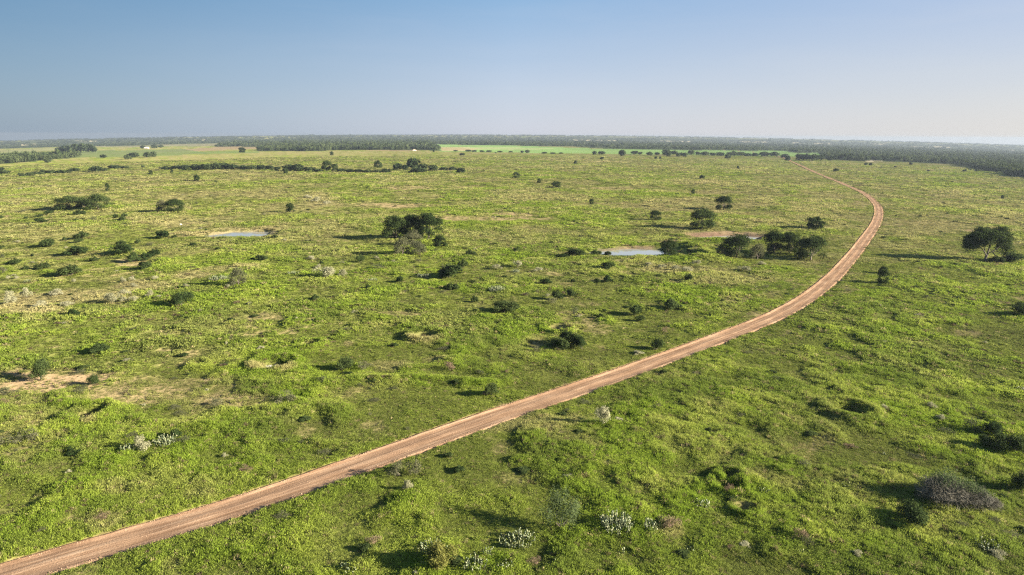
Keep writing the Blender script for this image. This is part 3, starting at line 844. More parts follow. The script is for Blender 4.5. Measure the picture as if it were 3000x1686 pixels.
off = np.where(kk < .62, rng.normal(-2.72, .20, ng), np.where(kk < .8, rng.normal(2.72, .2, ng), rng.uniform(-2.4, 2.4, ng)))
i0 = np.argmin(np.abs(qy - 38)); A = arc[i0] + sa
gx_, gy_ = np.interp(A, arc, qx) + np.interp(A, arc, nx_) * off, np.interp(A, arc, qy) + np.interp(A, arc, ny_) * off
gz_ = macro(gx_, gy_) + np.interp(off, offs, prof)
sc = rng.uniform(.03, .085, ng) * np.where(np.abs(off) < 2.3, .55, 1.0) * (1 + np.hypot(gx_, gy_) / 350)
tt = np.array([.40, .275, .18]) * rng.uniform(.6, 1.35, ng)[:, None]
instancer('gravel', np.stack([gx_, gy_, gz_], 1), rng.uniform(0, 6.28, (ng, 3)), np.stack([sc, sc, sc * .8], 1), rng.integers(0, 3, ng), tt, [stone(s) for s in (1, 2, 3)])

# low weeds scattered through the meadow
x, y, r = sample_area(1600, 50, 1100, lambda q: np.minimum(1.0, (160 / q) ** 1.35))
c, st, ba, so, u, v, _ = cover(x, y)
k = (np.abs(road_dist(x, y)) > 5) & (pond_q(x, y) > 1.1) & (fbm(x, y, 60, 2, 7) + .25 * rng.random(len(x)) > .50)
x, y, r = x[k], y[k], r[k]; N_ = len(x)
w_ = rng.uniform(.7, 2.0, N_) ** 1.2 * (1 + r / 900); h_ = rng.uniform(.35, .8, N_) * (1 + r / 1500)
instancer('weeds', np.stack([x, y, zground(x, y) - .03], 1), np.stack([x * 0, x * 0, rng.uniform(0, 6.28, N_)], 1), np.stack([w_, w_, h_], 1), rng.integers(0, 6, N_), np.ones((N_, 3)),
          [PROTO[q][0][0] for q in ('shrub', 'sparse', 'sparse', 'brown', 'pale', 'shrub')])

# far woodland, too dense to count
WOODC = []
for s in (201, 202, 203, 204):
    WOODC.append(far_blob(s, 'wood', 170, .11))
def woodland(name, poly, per_px, tall=1.0):
    us = [p[0] for p in poly]; vs = [p[1] for p in poly]
    area = (max(us) - min(us)) * (max(vs) - min(vs))
    nn = int(area / per_px)
    u = rng.uniform(min(us), max(us), nn); v = rng.uniform(min(vs), max(vs), nn)
    k = inpoly(u, v, poly)
    for (cu, cv, a, b) in CLEAR:
        if a: k &= ~((((u - cu) / a) ** 2 + ((v - cv) / max(b, .1)) ** 2) < 1)
    u, v = u[k], v[k]
    k = (u > -420) & (u < 3420); u, v = u[k], v[k]
    x, y, t = ground_at(u, v)
    k = (t > 0) & (np.hypot(x, y) < 15000); x, y, t = x[k], y[k], t[k]
    N_ = len(x)
    pxm = t / F
    gap = fbm(x, y, 55 + 0 * x, 2, 9) * .5 + fbm(x, y, 260, 2, 12) * .5
    k = (gap + .12 * rng.random(N_)) > .46
    x, y, t, pxm = x[k], y[k], t[k], pxm[k]; N_ = len(x)
    wv = np.maximum(rng.uniform(7, 17, N_), rng.uniform(4, 13, N_) * pxm)
    hh = rng.uniform(5, 13, N_) * (0.8 + .5 * fbm(x, y, 300, 2, 3)) 
    hh = np.minimum(hh * (1 + t / 30000), 14) * tall * (1 + .5 * (tall > 1) * (rng.random(N_) < .12))
    wv = wv * (.5 + .5 * tall)
    # sparser, lower thicket where the noise says so
    z = zbase(x, y)
    rot = np.stack([np.zeros(N_), np.zeros(N_), rng.uniform(0, 6.28, N_)], 1)
    instancer(name, np.stack([x, y, z - .3], 1), rot, np.stack([wv, wv, hh], 1), rng.integers(0, 4, N_), np.ones((N_, 3)), WOODC)
woodland('woodland', WOODS[0], 5.0)
woodland('thicket', WOODS[1], 5.0, 1.1)
woodland('woodland', WOODS[2], 4.0, 1.2)
woodland('woodland', WOODS[3], 4.5)
woodland('woodland', WOODS[4], 6.5)

# ------------------------------------------------------------------ plants one by one
# every row: (kind, u, v, width px, height px [, label]) measured in the photograph; v is where the plant meets the ground
PL = []
def add(kind, rows, group=None):
    for r in rows: PL.append((kind, r[0], r[1], r[2], r[3], r[4] if len(r) > 4 else None, group))

add('oak', [
 (2057,676,70,48,'broad dark oak standing above the brown banked pond with a long shadow to its left'),
 (2120,618,47,34,'round dark oak alone on the plain above and right of the pond oak'),
 (1957,756,48,38,'dark rounded oak overhanging the right end of the long pond'),
 (1919,646,30,23,'small upright double stemmed oak left of the pond oak'),
 (2158,762,72,56,'large dark dense oak on the left of the grove below the ponds'),
 (2267,748,50,56,'tall narrow dark oak in the middle of the grove below the ponds'),
 (2313,750,50,54,'dark oak squeezed between two others in the grove beside the road'),
 (2375,764,76,58,'broad dark oak with forked trunk at the right end of the grove below the ponds'),
 (1160,703,64,56,'dark broad oak at the left of the central clump'),
 (1206,700,54,58,'dark upright oak in the middle of the central clump'),
 (1256,702,68,60,'tallest lit oak at the right of the central clump'),
 (202,616,68,32,'wide low dark oak at the left end of the tree row on the left side'),
 (248,612,32,26,'small dark oak between the two big crowns of the left tree row'),
 (289,617,58,38,'tall dark oak at the right end of the tree row on the left side'),
 (514,626,44,32,'rounder larger tree of the pair standing on the left plain'),
])
add('loose', [
 (474,624,34,30,'left smaller tree of the pair with visible stems on the left plain'),
 (1212,722,56,36,'greyish tree directly in front of the central oak clump'),
 (1180,752,46,44,'grey green leaning tree at the front of the central clump'),
 (1224,750,44,30,'thin brownish tree right beside the front tree of the central clump'),
 (2219,762,44,38,'paler loose leaved tree between the dark oaks of the grove below the ponds'),
 (700,846,46,46,'thin airy young tree casting a long thin shadow above the pale bushes'),
 (2112,756,24,28,'slim small tree at the far left of the grove below the ponds'),
])
add('tree', [
 (1288,727,40,28,'small round green tree just right of the central oak clump'),
 (851,623,24,22,'small dark lone tree on the plain above the left pond'),
 (577,532,15,15,'tiny lone tree below the long thicket on the left plain'),
 (2387,676,46,30,'bright green round tree just left of the road above the grove'),
 (1512,523,22,14,'small dark leaning tree alone in the middle of the plain'),
 (1580,537,12,11,'tiny round dark tree left of the spreading open tree'),
 (1629,551,28,16,'small spreading open tree right of two tiny round ones'),
 (1733,600,12,13,'tiny dark upright tree alone above the long pond'),
 (2030,573,11,14,'tiny dark narrow tree above the straw patches on the right plain'),
 (2586,836,28,34,'upright dark shrubby tree right of the road'),
 (2586,805,26,18,'rounded dark shrub directly behind the upright one right of the road'),
 (1108,494,21,18,'small round tree with bare trunk between the thicket and the oak island'),
 (972,457,11,10,'tiny round dark tree just below the far wooded hill'),
 (957,502,26,24,'tall pale greyish double tree rising from the long thicket'),
 (981,502,20,17,'pale tree right of the tall greyish pair in the long thicket'),
 (837,510,14,13,'small round tree in front of the long thicket'),
 (709,449,18,13,'round dark tree on the edge of the far tan field'),
 (504,508,8,10,'tiny slim tree in front of the left end of the long thicket'),
 (442,512,13,10,'tiny brownish tree left of the long thicket'),
 (316,563,10,20,'slim dead looking tree above the left tree row'),
])
add('far', [
 (1165,500,28,18),(1187,501,16,14),(1212,499,34,30),(1240,501,26,18),(1268,503,30,16),(1198,494,9,22)], 'trees of the oak island on the plain')
add('far', [(u, v, w, h) for u, v, w, h in [
 (1741,455,13,10),(1762,454,22,8),(1823,459,20,16),(1858,453,22,9),(1875,454,14,7),(1903,457,18,10),(1925,455,16,7),(1952,457,22,16),(1959,460,14,10),
 (1976,455,18,11),(1986,461,11,11),(1997,459,12,10),(2007,461,15,11),(2025,455,20,12),(2044,455,13,9),(2065,456,24,9),(2089,457,18,8),(2110,457,22,8),
 (2132,466,16,12),(2146,458,28,12),(2168,458,26,9),(2190,459,20,8),(2211,459,18,9),(2238,459,28,8),(2268,460,30,10),(2299,463,22,10),(2306,473,13,14),
 (2345,471,28,17),(2365,472,26,18),(2385,473,28,18),(2402,472,20,15),(2431,472,12,9),(2468,471,24,18),(2490,470,20,16),(2538,472,14,10),(2565,472,18,11),(2590,470,18,13),(2645,474,22,14)]],
 'trees lining the far edge of the plain')
add('far', [(172,449,16,14),(188,449,22,17),(206,449,22,19),(224,448,24,22),(244,448,24,23),(262,447,22,22),(276,447,14,17)], 'trees of the distant grove on the left')
add('far', [(303,464,18,9),(375,468,20,11),(392,462,30,10),(432,462,20,14),(450,461,18,14),(140,478,16,10),(419,436,13,8),(452,435,17,9),(471,434,14,8)], 'scattered trees on the far left fields')
add('far', [(1686,482,10,9),(1763,469,10,7),(2056,527,13,11),(2162,498,9,10),(2448,505,15,9),(2537,486,9,7),(2550,487,9,8),(2668,484,9,7),(2623,492,7,5),(2719,505,8,6),(2825,505,9,7),(2860,504,8,7),
 (2936,584,8,10),(1921,468,8,8),(1934,467,6,7),(1353,457,16,5),(1271,448,5,8),(1530,449,10,6),(1545,449,14,8),(1452,450,5,3)], 'lone little trees on the far plain')
add('low', [(485,500,30,9),(517,499,28,11),(542,499,28,12),(575,500,34,15),(602,500,34,16),(630,499,34,17),(656,498,34,16),(682,498,34,13),(712,498,28,11),(738,498,26,11),(765,500,28,14),(790,499,26,12),
 (812,500,20,9),(848,503,36,18),(874,503,34,19),(907,503,28,12),(930,506,26,9),(1000,506,28,10),(1026,508,28,10),(1052,508,28,9),(1078,508,26,8),(1104,508,22,8),(1130,509,26,8),(1225,509,44,8),(1300,502,26,10),(1326,502,24,10),(1350,508,26,14)],
 'low trees of the long thicket across the plain')
add('low', [(12,513,28,12),(4,502,16,10),(66,521,22,11),(87,518,18,10),(111,515,26,9),(125,506,14,7),(148,512,32,9),(178,511,26,10),(200,509,16,7),(217,506,30,11),(283,504,36,14),(309,502,13,8),(337,498,36,9),(368,497,22,8),(419,492,9,6)],
 'low trees of the thicket at the left edge')
add('low', [(1335,445,12,4),(1372,445,16,5),(1390,446,14,5),(1412,447,14,5),(1432,447,16,5),(1465,448,14,4),(1497,448,12,4),(1595,451,14,4),(1620,452,14,4),(1643,452,12,4)], 'hedge shrubs along the edge of the green field')

add('shrub', [(145,631,22,12),(231,633,32,13),(114,641,20,8),(74,646,14,8),(123,656,32,11),(224,652,16,8),(338,641,16,10),(364,641,20,11),(359,652,28,12),(5,643,14,9),
 (190,706,14,10),(241,702,44,12),(231,713,24,12),(140,726,46,22),(403,716,20,11),(355,723,30,14),(425,765,30,20),(452,754,32,20),(392,770,38,26),(220,753,58,20),(279,768,26,12),(96,754,10,9),(48,778,34,14),
 (467,687,20,8),(511,698,14,8),(478,700,46,9),(566,725,22,9),(424,795,36,22),(126,792,38,18),(208,813,66,17),(77,793,26,9),(4,731,14,10),(218,934,36,18),(288,1045,54,26),
 (1056,773,26,20),(1171,830,26,16),(1078,852,24,12),(923,889,28,17),(1378,754,28,16),(1358,788,30,22),(1319,854,42,14),(1381,834,18,10),(1316,819,80,16),(1389,890,22,18),(1392,922,14,10),
 (1476,820,16,9),(1455,838,12,7),(1645,761,28,11),(1743,751,30,8),(1780,749,24,9),(1512,744,28,11),(2016,751,20,8),(1780,795,42,18),(1779,829,30,18),(1750,832,24,12),(1600,838,34,18),(1672,873,32,20),
 (1634,883,34,25),(1862,930,48,28),(1874,946,28,18),(1965,911,60,22),(1758,938,24,14),(2018,831,24,19),(1617,717,16,7),(2130,908,18,9),(2041,897,12,7),(1928,820,18,9),(1681,829,14,8),
 (767,768,34,12),(805,708,26,9),(640,736,14,9),(2960,775,58,26),(2915,776,40,14),(520,1297,36,27),(942,777,16,8),(990,742,16,7),(1160,697,10,5)])
add('bigshrub', [(360,752,62,30,'big rounded dark shrub in the cluster right of centre on the left plain'),
 (1440,1172,38,34,'upright dark shrub just left of the road near the middle of the picture'),
 (1478,926,76,34,'wide dark green shrub with a dark shadow in the middle of the meadow'),
 (1688,758,60,21,'wide dark shrub in front of the left end of the long pond'),
 (1640,1036,58,40,'front left lobe of the big triple shrub left of the road'),(1668,1024,64,44,'tallest middle lobe of the big triple shrub left of the road'),(1702,1029,42,36,'right lobe of the big triple shrub left of the road'),
 (1920,1028,46,34,'round dark shrub nearest to the left edge of the road'),
 (122,1120,58,56,'tall brownish green shrub standing on the tan bare ground at left'),
 (279,1135,42,30,'small green shrub on the bare ground right of the tall one'),
 (1004,1098,62,38,'dark shrub in the hollow right of the silvery brush'),
 (535,907,60,40,'dark shrub with long shadow right of the pale bushes'),
 (2909,1288,58,42,'round dark shrub in the middle of the group at the right edge'),(2915,1336,70,50,'wide green shrub in front in the group at the right edge'),(2972,1343,72,54,'dark green shrub touching the right edge of the picture in the group of shrubs'),
 (2984,1453,64,58,'dense green shrub right of the big leafless brush at the right edge'),
 (2675,1566,108,62,'broad green shrub in front of the big leafless brush at bottom right'),
 (2994,936,60,34,'very dark shrub cut by the right edge halfway up'),(2990,906,30,16,'small dark shrub behind the one cut by the right edge')])
add('sparse', [(2843,1277,54,40),(632,1203,48,30),(832,1197,62,36),(62,626,26,9),(276,652,30,6),(442,722,26,12),(8,757,20,12),(8,808,26,20),(1229,772,22,13),(1297,792,12,13),(1107,797,38,16),
 (1617,895,34,18),(1683,926,24,22),(1570,1042,30,20),(1060,1096,56,26),(20,1320,60,36),(75,1312,70,32),(1170,1412,64,46),(1222,1402,62,40),(20,1173,60,22),(574,600,16,7),(1360,882,16,9),
 (1545,870,20,10),(1575,861,16,10),(1195,748,20,8),(860,766,20,7),(1635,967,36,10),(2715,880,24,10),(340,530,14,5),(138,552,20,5),(620,577,14,6),(1700,700,20,6),(2480,860,22,8),(2910,873,20,9)])
add('brown', [(1316,1093,40,26),(1950,978,26,18),(1960,1562,58,34,'dry reddish brown round brush right of the small cactus at the bottom'),(2133,1462,32,28),(15,1192,30,14),(1392,787,10,6),(2840,890,26,8),(300,1535,40,20),(2345,1600,40,30),(2145,1440,30,16),(1255,995,40,18),(265,1232,30,26,'tuft of dry pinkish straw in the grassy pit at left')])
add('pale', [(30,896,34,38),(78,878,30,30),(330,898,44,30,'large pale tan bush in the middle of the pale bush band at left'),(361,893,24,15),(364,873,36,13),(395,890,28,15),(443,880,28,22),(465,884,20,11),(360,832,18,16),(389,827,20,13),(454,826,20,12),
 (545,850,20,12),(390,846,24,12),(218,829,14,10),(668,851,16,11),(24,822,14,10),(50,822,14,9),(955,824,70,28,'largest pale cream bush in the meadow left of centre'),(1006,815,30,22,'smaller pale bush against the right of the largest cream bush'),(935,788,20,11),(911,767,28,13),(1102,763,18,9),(1152,774,20,9),
 (1457,793,34,15),(1517,787,26,18),(2180,802,36,15),(2043,784,30,14),(1575,800,30,10),(1980,800,30,14),(2010,806,34,14),(1935,792,26,12),(1903,786,22,10),(2230,780,24,8),(413,1338,50,46,'round pale straw bush between the two cactus clumps at lower left'),
 (1765,1262,42,54,'tall pale dry weeds standing at the right of the road'),(1195,1453,32,30,'small pale bush in front of the grey shrub below the road'),(2585,1209,26,16),(2725,1204,34,18),(2755,1239,30,18),(900,585,26,7),(930,594,34,9),(955,602,26,7),(60,560,16,5),(170,868,40,12),(120,905,40,14),(200,905,36,12)])
add('olive', [(1285,1700,92,72,'yellow green bush at the bottom edge with cactus behind it')])
add('mesq', [(1640,1574,104,104,'tall airy mesquite shrub with a long shadow to its left near the bottom')])
add('brushbig', [(2790,1522,232,128,'huge grey leafless thorn brush at the bottom right')])
add('silver', [(797,1082,66,24,'silvery dead branches lying in the grassy hollow at left')])
add('oakbig', [(2885,772,134,98,'large old spreading oak with bare curved limbs at the right')])
add('cactus', [(374,1341,38,30,'small prickly pear left of the round pale bush'),(485,1319,54,42,'prickly pear clump right of the round pale bush'),(1803,1578,94,66,'largest prickly pear clump right of the mesquite'),
 (1906,1569,42,42,'compact prickly pear between the largest clump and the dry brown brush'),(1515,1616,96,36,'low straggling prickly pear below the mesquite shadow'),(1428,1642,22,42,'slim upright prickly pear left of the straggling one'),
 (1262,1642,78,34,'prickly pear behind the yellow green bush'),(1390,1692,66,40,'prickly pear right of the yellow green bush at the bottom edge'),(1478,1686,44,32,'small prickly pear second right of the yellow green bush'),
 (1822,1632,18,30,'single thin prickly pear below the largest clump'),(1025,1694,56,28,'prickly pear cut by the bottom edge left of the yellow green bush'),(1623,1652,12,12,'tiny prickly pear seedling between the mesquite and the bottom edge'),
 (2236,1454,28,20,'small prickly pear in the dark hollow right of the mesquite'),(2478,1438,14,20,'tiny upright prickly pear in the open meadow left of the leafless brush'),(2640,1388,24,14,'small prickly pear above the huge leafless brush'),
 (2592,1335,18,9,'tiny pale prickly pear in the meadow above the leafless brush'),(2052,1498,48,15,'low row of prickly pear pads in the meadow right of the mesquite'),(2348,1635,13,16,'tiny prickly pear near the bottom edge right of centre'),
 (2890,1626,60,38,'scraggly prickly pear in the bottom right corner'),(2992,1152,26,16,'pale prickly pear at the right edge in shadow'),(1958,1352,14,8,'tiny pale prickly pear alone in the meadow below the road'),(1092,827,26,7,'scatter of small pale prickly pear pads right of the largest cream bush'),(860,812,30,6,'low pale prickly pear pads left of the largest cream bush'),(1242,816,36,8,'small prickly pear pads left of the wide grey shrub mid meadow'),(1455,861,44,6,'long low row of pale prickly pear pads in the middle of the meadow'),(1510,802,24,12,'white topped prickly pear beside a pale bush above the middle of the meadow'),(80,831,24,6,'tiny pale prickly pear pads at the left edge above the straw band'),(277,922,18,8,'tiny pale prickly pear below the large pale tan bush'),(645,832,50,8,'low pale prickly pear pads in front of the airy young tree'),(1760,1492,14,8,'tiny prickly pear hidden in grass behind the largest prickly pear clump'),
 (2030,1622,36,8,'low prickly pear pads near the bottom edge right of the brown brush')])

LM = [(705,688,'the left pond'),(1860,742,'the long pond'),(2130,695,'the brown banked pond'),(1210,700,'the central oak clump'),(245,615,'the left tree row'),(495,625,'the tree pair on the left plain'),
 (2885,770,'the big spreading oak'),(2260,760,'the grove below the ponds'),(2590,640,'the bend of the road'),(180,1140,'the bare tan ground'),(330,890,'the large pale tan bush'),(800,1078,'the silvery dead branches'),
 (413,1330,'the round pale straw bush'),(2790,1480,'the huge leafless brush'),(1640,1520,'the mesquite'),(1668,1015,'the big triple shrub'),(850,500,'the long thicket'),(1480,915,'the wide shrub in the meadow'),
 (950,815,'the largest cream bush'),(360,745,'the big shrub on the left plain'),(1215,495,'the oak island'),(540,895,'the shrub with long shadow'),(1200,1405,'the lower left stretch of road'),(140,722,'the left edge shrubs'),
 (1690,750,'the shrub before the long pond'),(1965,905,'the low roadside shrub')]
LOOK = {'shrub': ('dark green shrub', 'shrub', 'green_shrub'), 'sparse': ('thin greyish shrub', 'shrub', 'sparse_shrub'), 'brown': ('dry brown brush', 'brush', 'dry_brush'), 'pale': ('pale straw coloured bush', 'bush', 'pale_bush'),
 'far': ('small dark tree', 'tree', 'distant_tree'), 'low': ('low dark tree', 'tree', 'thicket_tree'), 'oak': ('oak', 'tree', 'oak_tree'), 'oakbig': ('oak', 'tree', 'oak_tree'), 'loose': ('loose tree', 'tree', 'open_tree'),
 'tree': ('small tree', 'tree', 'small_tree'), 'bigshrub': ('large shrub', 'shrub', 'large_shrub'), 'olive': ('bush', 'bush', 'olive_bush'), 'mesq': ('mesquite', 'shrub', 'mesquite_shrub'),
 'brushbig': ('brush', 'brush', 'thorn_brush'), 'silver': ('brush', 'brush', 'dead_brush'), 'cactus': ('prickly pear', 'cactus', 'prickly_pear')}
GRP = {'shrub': 'dark shrubs dotted over the meadow', 'sparse': 'thin greyish shrubs of the meadow', 'brown': 'dry brown brush of the meadow', 'pale': 'pale straw bushes of the meadow', 'cactus': 'prickly pears of the foreground',
 'oak': 'oaks on the plain', 'oakbig': 'oaks on the plain', 'loose': 'open crowned trees on the plain', 'tree': 'small lone trees on the plain', 'bigshrub': 'large shrubs of the meadow'}
ORD = ['first', 'second', 'third', 'fourth', 'fifth', 'sixth', 'seventh', 'eighth', 'ninth', 'tenth', 'eleventh', 'twelfth', 'thirteenth', 'fourteenth', 'fifteenth', 'sixteenth', 'seventeenth', 'eighteenth', 'nineteenth', 'twentieth']
def ordn(i):
    if i < 20: return ORD[i]
    return ('twenty ' if i < 30 else 'thirty ' if i < 40 else 'forty ') + ORD[(i % 10)] if i % 10 or True else ''
def size_word(kind, w):
    lim = {'shrub': (20, 34), 'sparse': (24, 44), 'brown': (30, 40), 'pale': (22, 32)}[kind]
    return 'tiny' if w < lim[0] else 'small' if w < lim[1] else 'wide'
labels = [None] * len(PL); buckets = {}
for i, (kind, u, v, w, h, lab, grp) in enumerate(PL):
    if lab: labels[i] = lab; continue
    if kind in ('far', 'low'): buckets.setdefault(('row', kind, grp), []).append(i); continue
    best = min(LM, key=lambda q: math.hypot((q[0] - u) / (0.4 + v / 1100), (q[1] - v) * 2.4 / (0.4 + v / 1100)))
    rel = 'behind' if v < best[1] - 14 else ('in front of' if v > best[1] + 14 else ('left of' if u < best[0] else 'right of'))
    buckets.setdefault((kind, size_word(kind, w), rel, best[2]), []).append(i)
SHORT = {'trees of the oak island on the plain': 'oak island on the plain', 'trees lining the far edge of the plain': 'trees lining the plain\'s far edge',
 'trees of the distant grove on the left': 'distant grove on the left', 'scattered trees on the far left fields': 'scattered trees of the far left fields',
 'lone little trees on the far plain': '', 'low trees of the long thicket across the plain': 'low trees of the long thicket',
 'low trees of the thicket at the left edge': 'thicket at the left edge', 'hedge shrubs along the edge of the green field': ''}
for key, ids in buckets.items():
    ids.sort(key=lambda i: PL[i][1])
    for k, i in enumerate(ids):
        if key[0] == 'row':
            shape = 'low spreading' if PL[i][4] < 0.5 * PL[i][3] else ('round' if PL[i][4] < 0.85 * PL[i][3] else 'upright')
            labels[i] = '%s dark tree, %s from left among the %s' % (shape, ordn(k).replace(' ', '-'), SHORT[key[2]])
            if 'hedge' in key[2]: labels[i] = 'tiny dark hedge shrub, %s from the left along the edge of the green field' % ordn(k)
            elif 'lone' in key[2]: labels[i] = '%s dark tree, %s from the left of the lone ones on the far plain' % (shape, ordn(k))
        else:
            lk = LOOK[key[0]][0]
            t = '%s %s %s %s' % (key[1], lk, key[2], key[3].replace('in the meadow', 'mid meadow').replace('on the left plain', 'at left'))
            if len(ids) > 1: t += ', leftmost' if k == 0 else (', rightmost' if k == len(ids) - 1 else ', %s from the left' % ordn(k))
            labels[i] = t

# the large old oak at the right: bare curved limbs under a wide dense crown with a drooping right side
def big_oak(W, Hh):
    g = np.random.default_rng(77)
    lb = [(-.30,.05,.36,.11,.11),(-.36,-.04,.40,.11,.10),(-.20,.16,.40,.11,.10),(.36,.1,.34,.11,.12),(-.34,.02,.50,.13,.12),(-.22,-.05,.66,.15,.15),(-.26,.12,.55,.14,.14),(-.08,.02,.74,.17,.14),(.03,-.14,.66,.15,.14),(.06,.12,.70,.16,.15),(.20,.02,.74,.15,.15),(.30,-.02,.62,.15,.16),
          (.36,.06,.46,.12,.15),(.42,-.02,.30,.10,.14),(.44,.03,.16,.07,.10),(-.10,-.16,.56,.12,.12),(-.16,.18,.60,.13,.12),(.14,.2,.58,.14,.13),(.22,-.16,.56,.12,.12),(-.40,0,.42,.09,.08),(-.16,-.02,.46,.11,.09),(.28,0,.84,.10,.08),(-.14,0,.84,.10,.07)]
    cm = crown_mesh('crown', [(a, b, c_, d * 1.25, e * 1.22) for a, b, c_, d, e in lb], 19000, .0165, MAT['oak'], g, zmin=.03)
    P = [[(0,0,-.05,.036),(.0,0,.10,.027),(.02,0,.22,.024)],
         [(.02,0,.18,.020),(.04,0,.34,.016),(.06,.02,.55,.010),(.04,0,.70,.004)],
         [(.01,0,.16,.017),(-.05,-.02,.28,.014),(-.14,0,.42,.010),(-.26,.02,.55,.004)],
         [(.03,0,.24,.016),(.13,0,.30,.014),(.22,-.02,.42,.010),(.32,0,.58,.004)],
         [(.12,0,.30,.012),(.18,-.02,.20,.011),(.24,-.03,.14,.009),(.30,-.02,.10,.007),(.38,0,.10,.003)],
         [(.15,0,.31,.010),(.25,.02,.30,.009),(.34,.02,.22,.007),(.40,.01,.14,.004)],
         [(-.03,0,.25,.010),(-.02,.08,.42,.008),(-.06,.10,.62,.004)],[(.05,.01,.42,.010),(.12,.08,.58,.006),(.16,.12,.7,.003)],[(.05,0,.40,.009),(.02,-.1,.55,.006),(.03,-.14,.66,.003)]]
    V, Fc = tubes(P, 7)
    return cm, mesh_np('trunk', V, Fc, [MAT['bark']])

def pads_mesh(seed, wide, high, n):
    """prickly pear: flat oval pads growing out of one another"""
    g = np.random.default_rng(seed)
    V, Fc = [], []
    def pad(c, up, face, a, b):
        up = up / np.linalg.norm(up); side = np.cross(up, face); side /= np.linalg.norm(side); nn = np.cross(side, up)
        base = len(V); K = 9
        for i in range(K):
            t = 2 * math.pi * i / K - math.pi / 2
            wsc = a * math.cos(t) * (0.78 + 0.22 * math.sin(t))
            V.append(c + up * (b + b * math.sin(t)) + side * wsc)
        m = c + up * b * 1.05
        V.append(m + nn * .14 * a); V.append(m - nn * .14 * a)
        for i in range(K):
            j = (i + 1) % K
            Fc.append((base + i, base + j, base + K)); Fc.append((base + j, base + i, base + K + 1))
    for i in range(n):
        r = math.sqrt(g.random()) * .5; an = g.uniform(0, 6.28)
        c = np.array([wide * r * math.cos(an), wide * .8 * r * math.sin(an), -.03])
        lean = np.array([math.cos(an) * r * .7, math.sin(an) * r * .7, 0])
        levels = max(1, int(round(high / .26 * g.uniform(.6, 1.0) * (1 - .5 * r))))
        for k in range(levels):
            up = np.array([0, 0, 1.0]) + lean + g.normal(0, .25, 3) * np.array([1, 1, .2])
            a = g.uniform(.085, .125); b = a * g.uniform(1.15, 1.5)
            face = np.array([math.cos(g.uniform(-1.4, 1.4)), math.sin(g.uniform(-1.4, 1.4)), .1])
            pad(c, up, face, a, b)
            c = c + up / np.linalg.norm(up) * b * 1.85
            if g.random() < .35:
                pad(c - up * .08, up + g.normal(0, .6, 3) * np.array([1, 1, .2]), g.normal(size=3), a * .9, b * .9)
    return mesh_np('pads', V, Fc, [MAT['pad']])
m, n, l = new_mat('cactus_pad')
gn = noise(n, l, 3.0, 2, pos(n))
r_ = ramp(n, l, gn.outputs[0], [(.35, (.09, .13, .07)), (.55, (.24, .26, .13)), (.75, (.38, .36, .20))])
bs = n.new('ShaderNodeBsdfPrincipled'); bs.inputs['Roughness'].default_value = .45; l.new(r_.outputs[0], bs.inputs['Base Color'])
o = n.new('ShaderNodeOutputMaterial'); l.new(bs.outputs[0], o.inputs[0]); MAT['pad'] = m

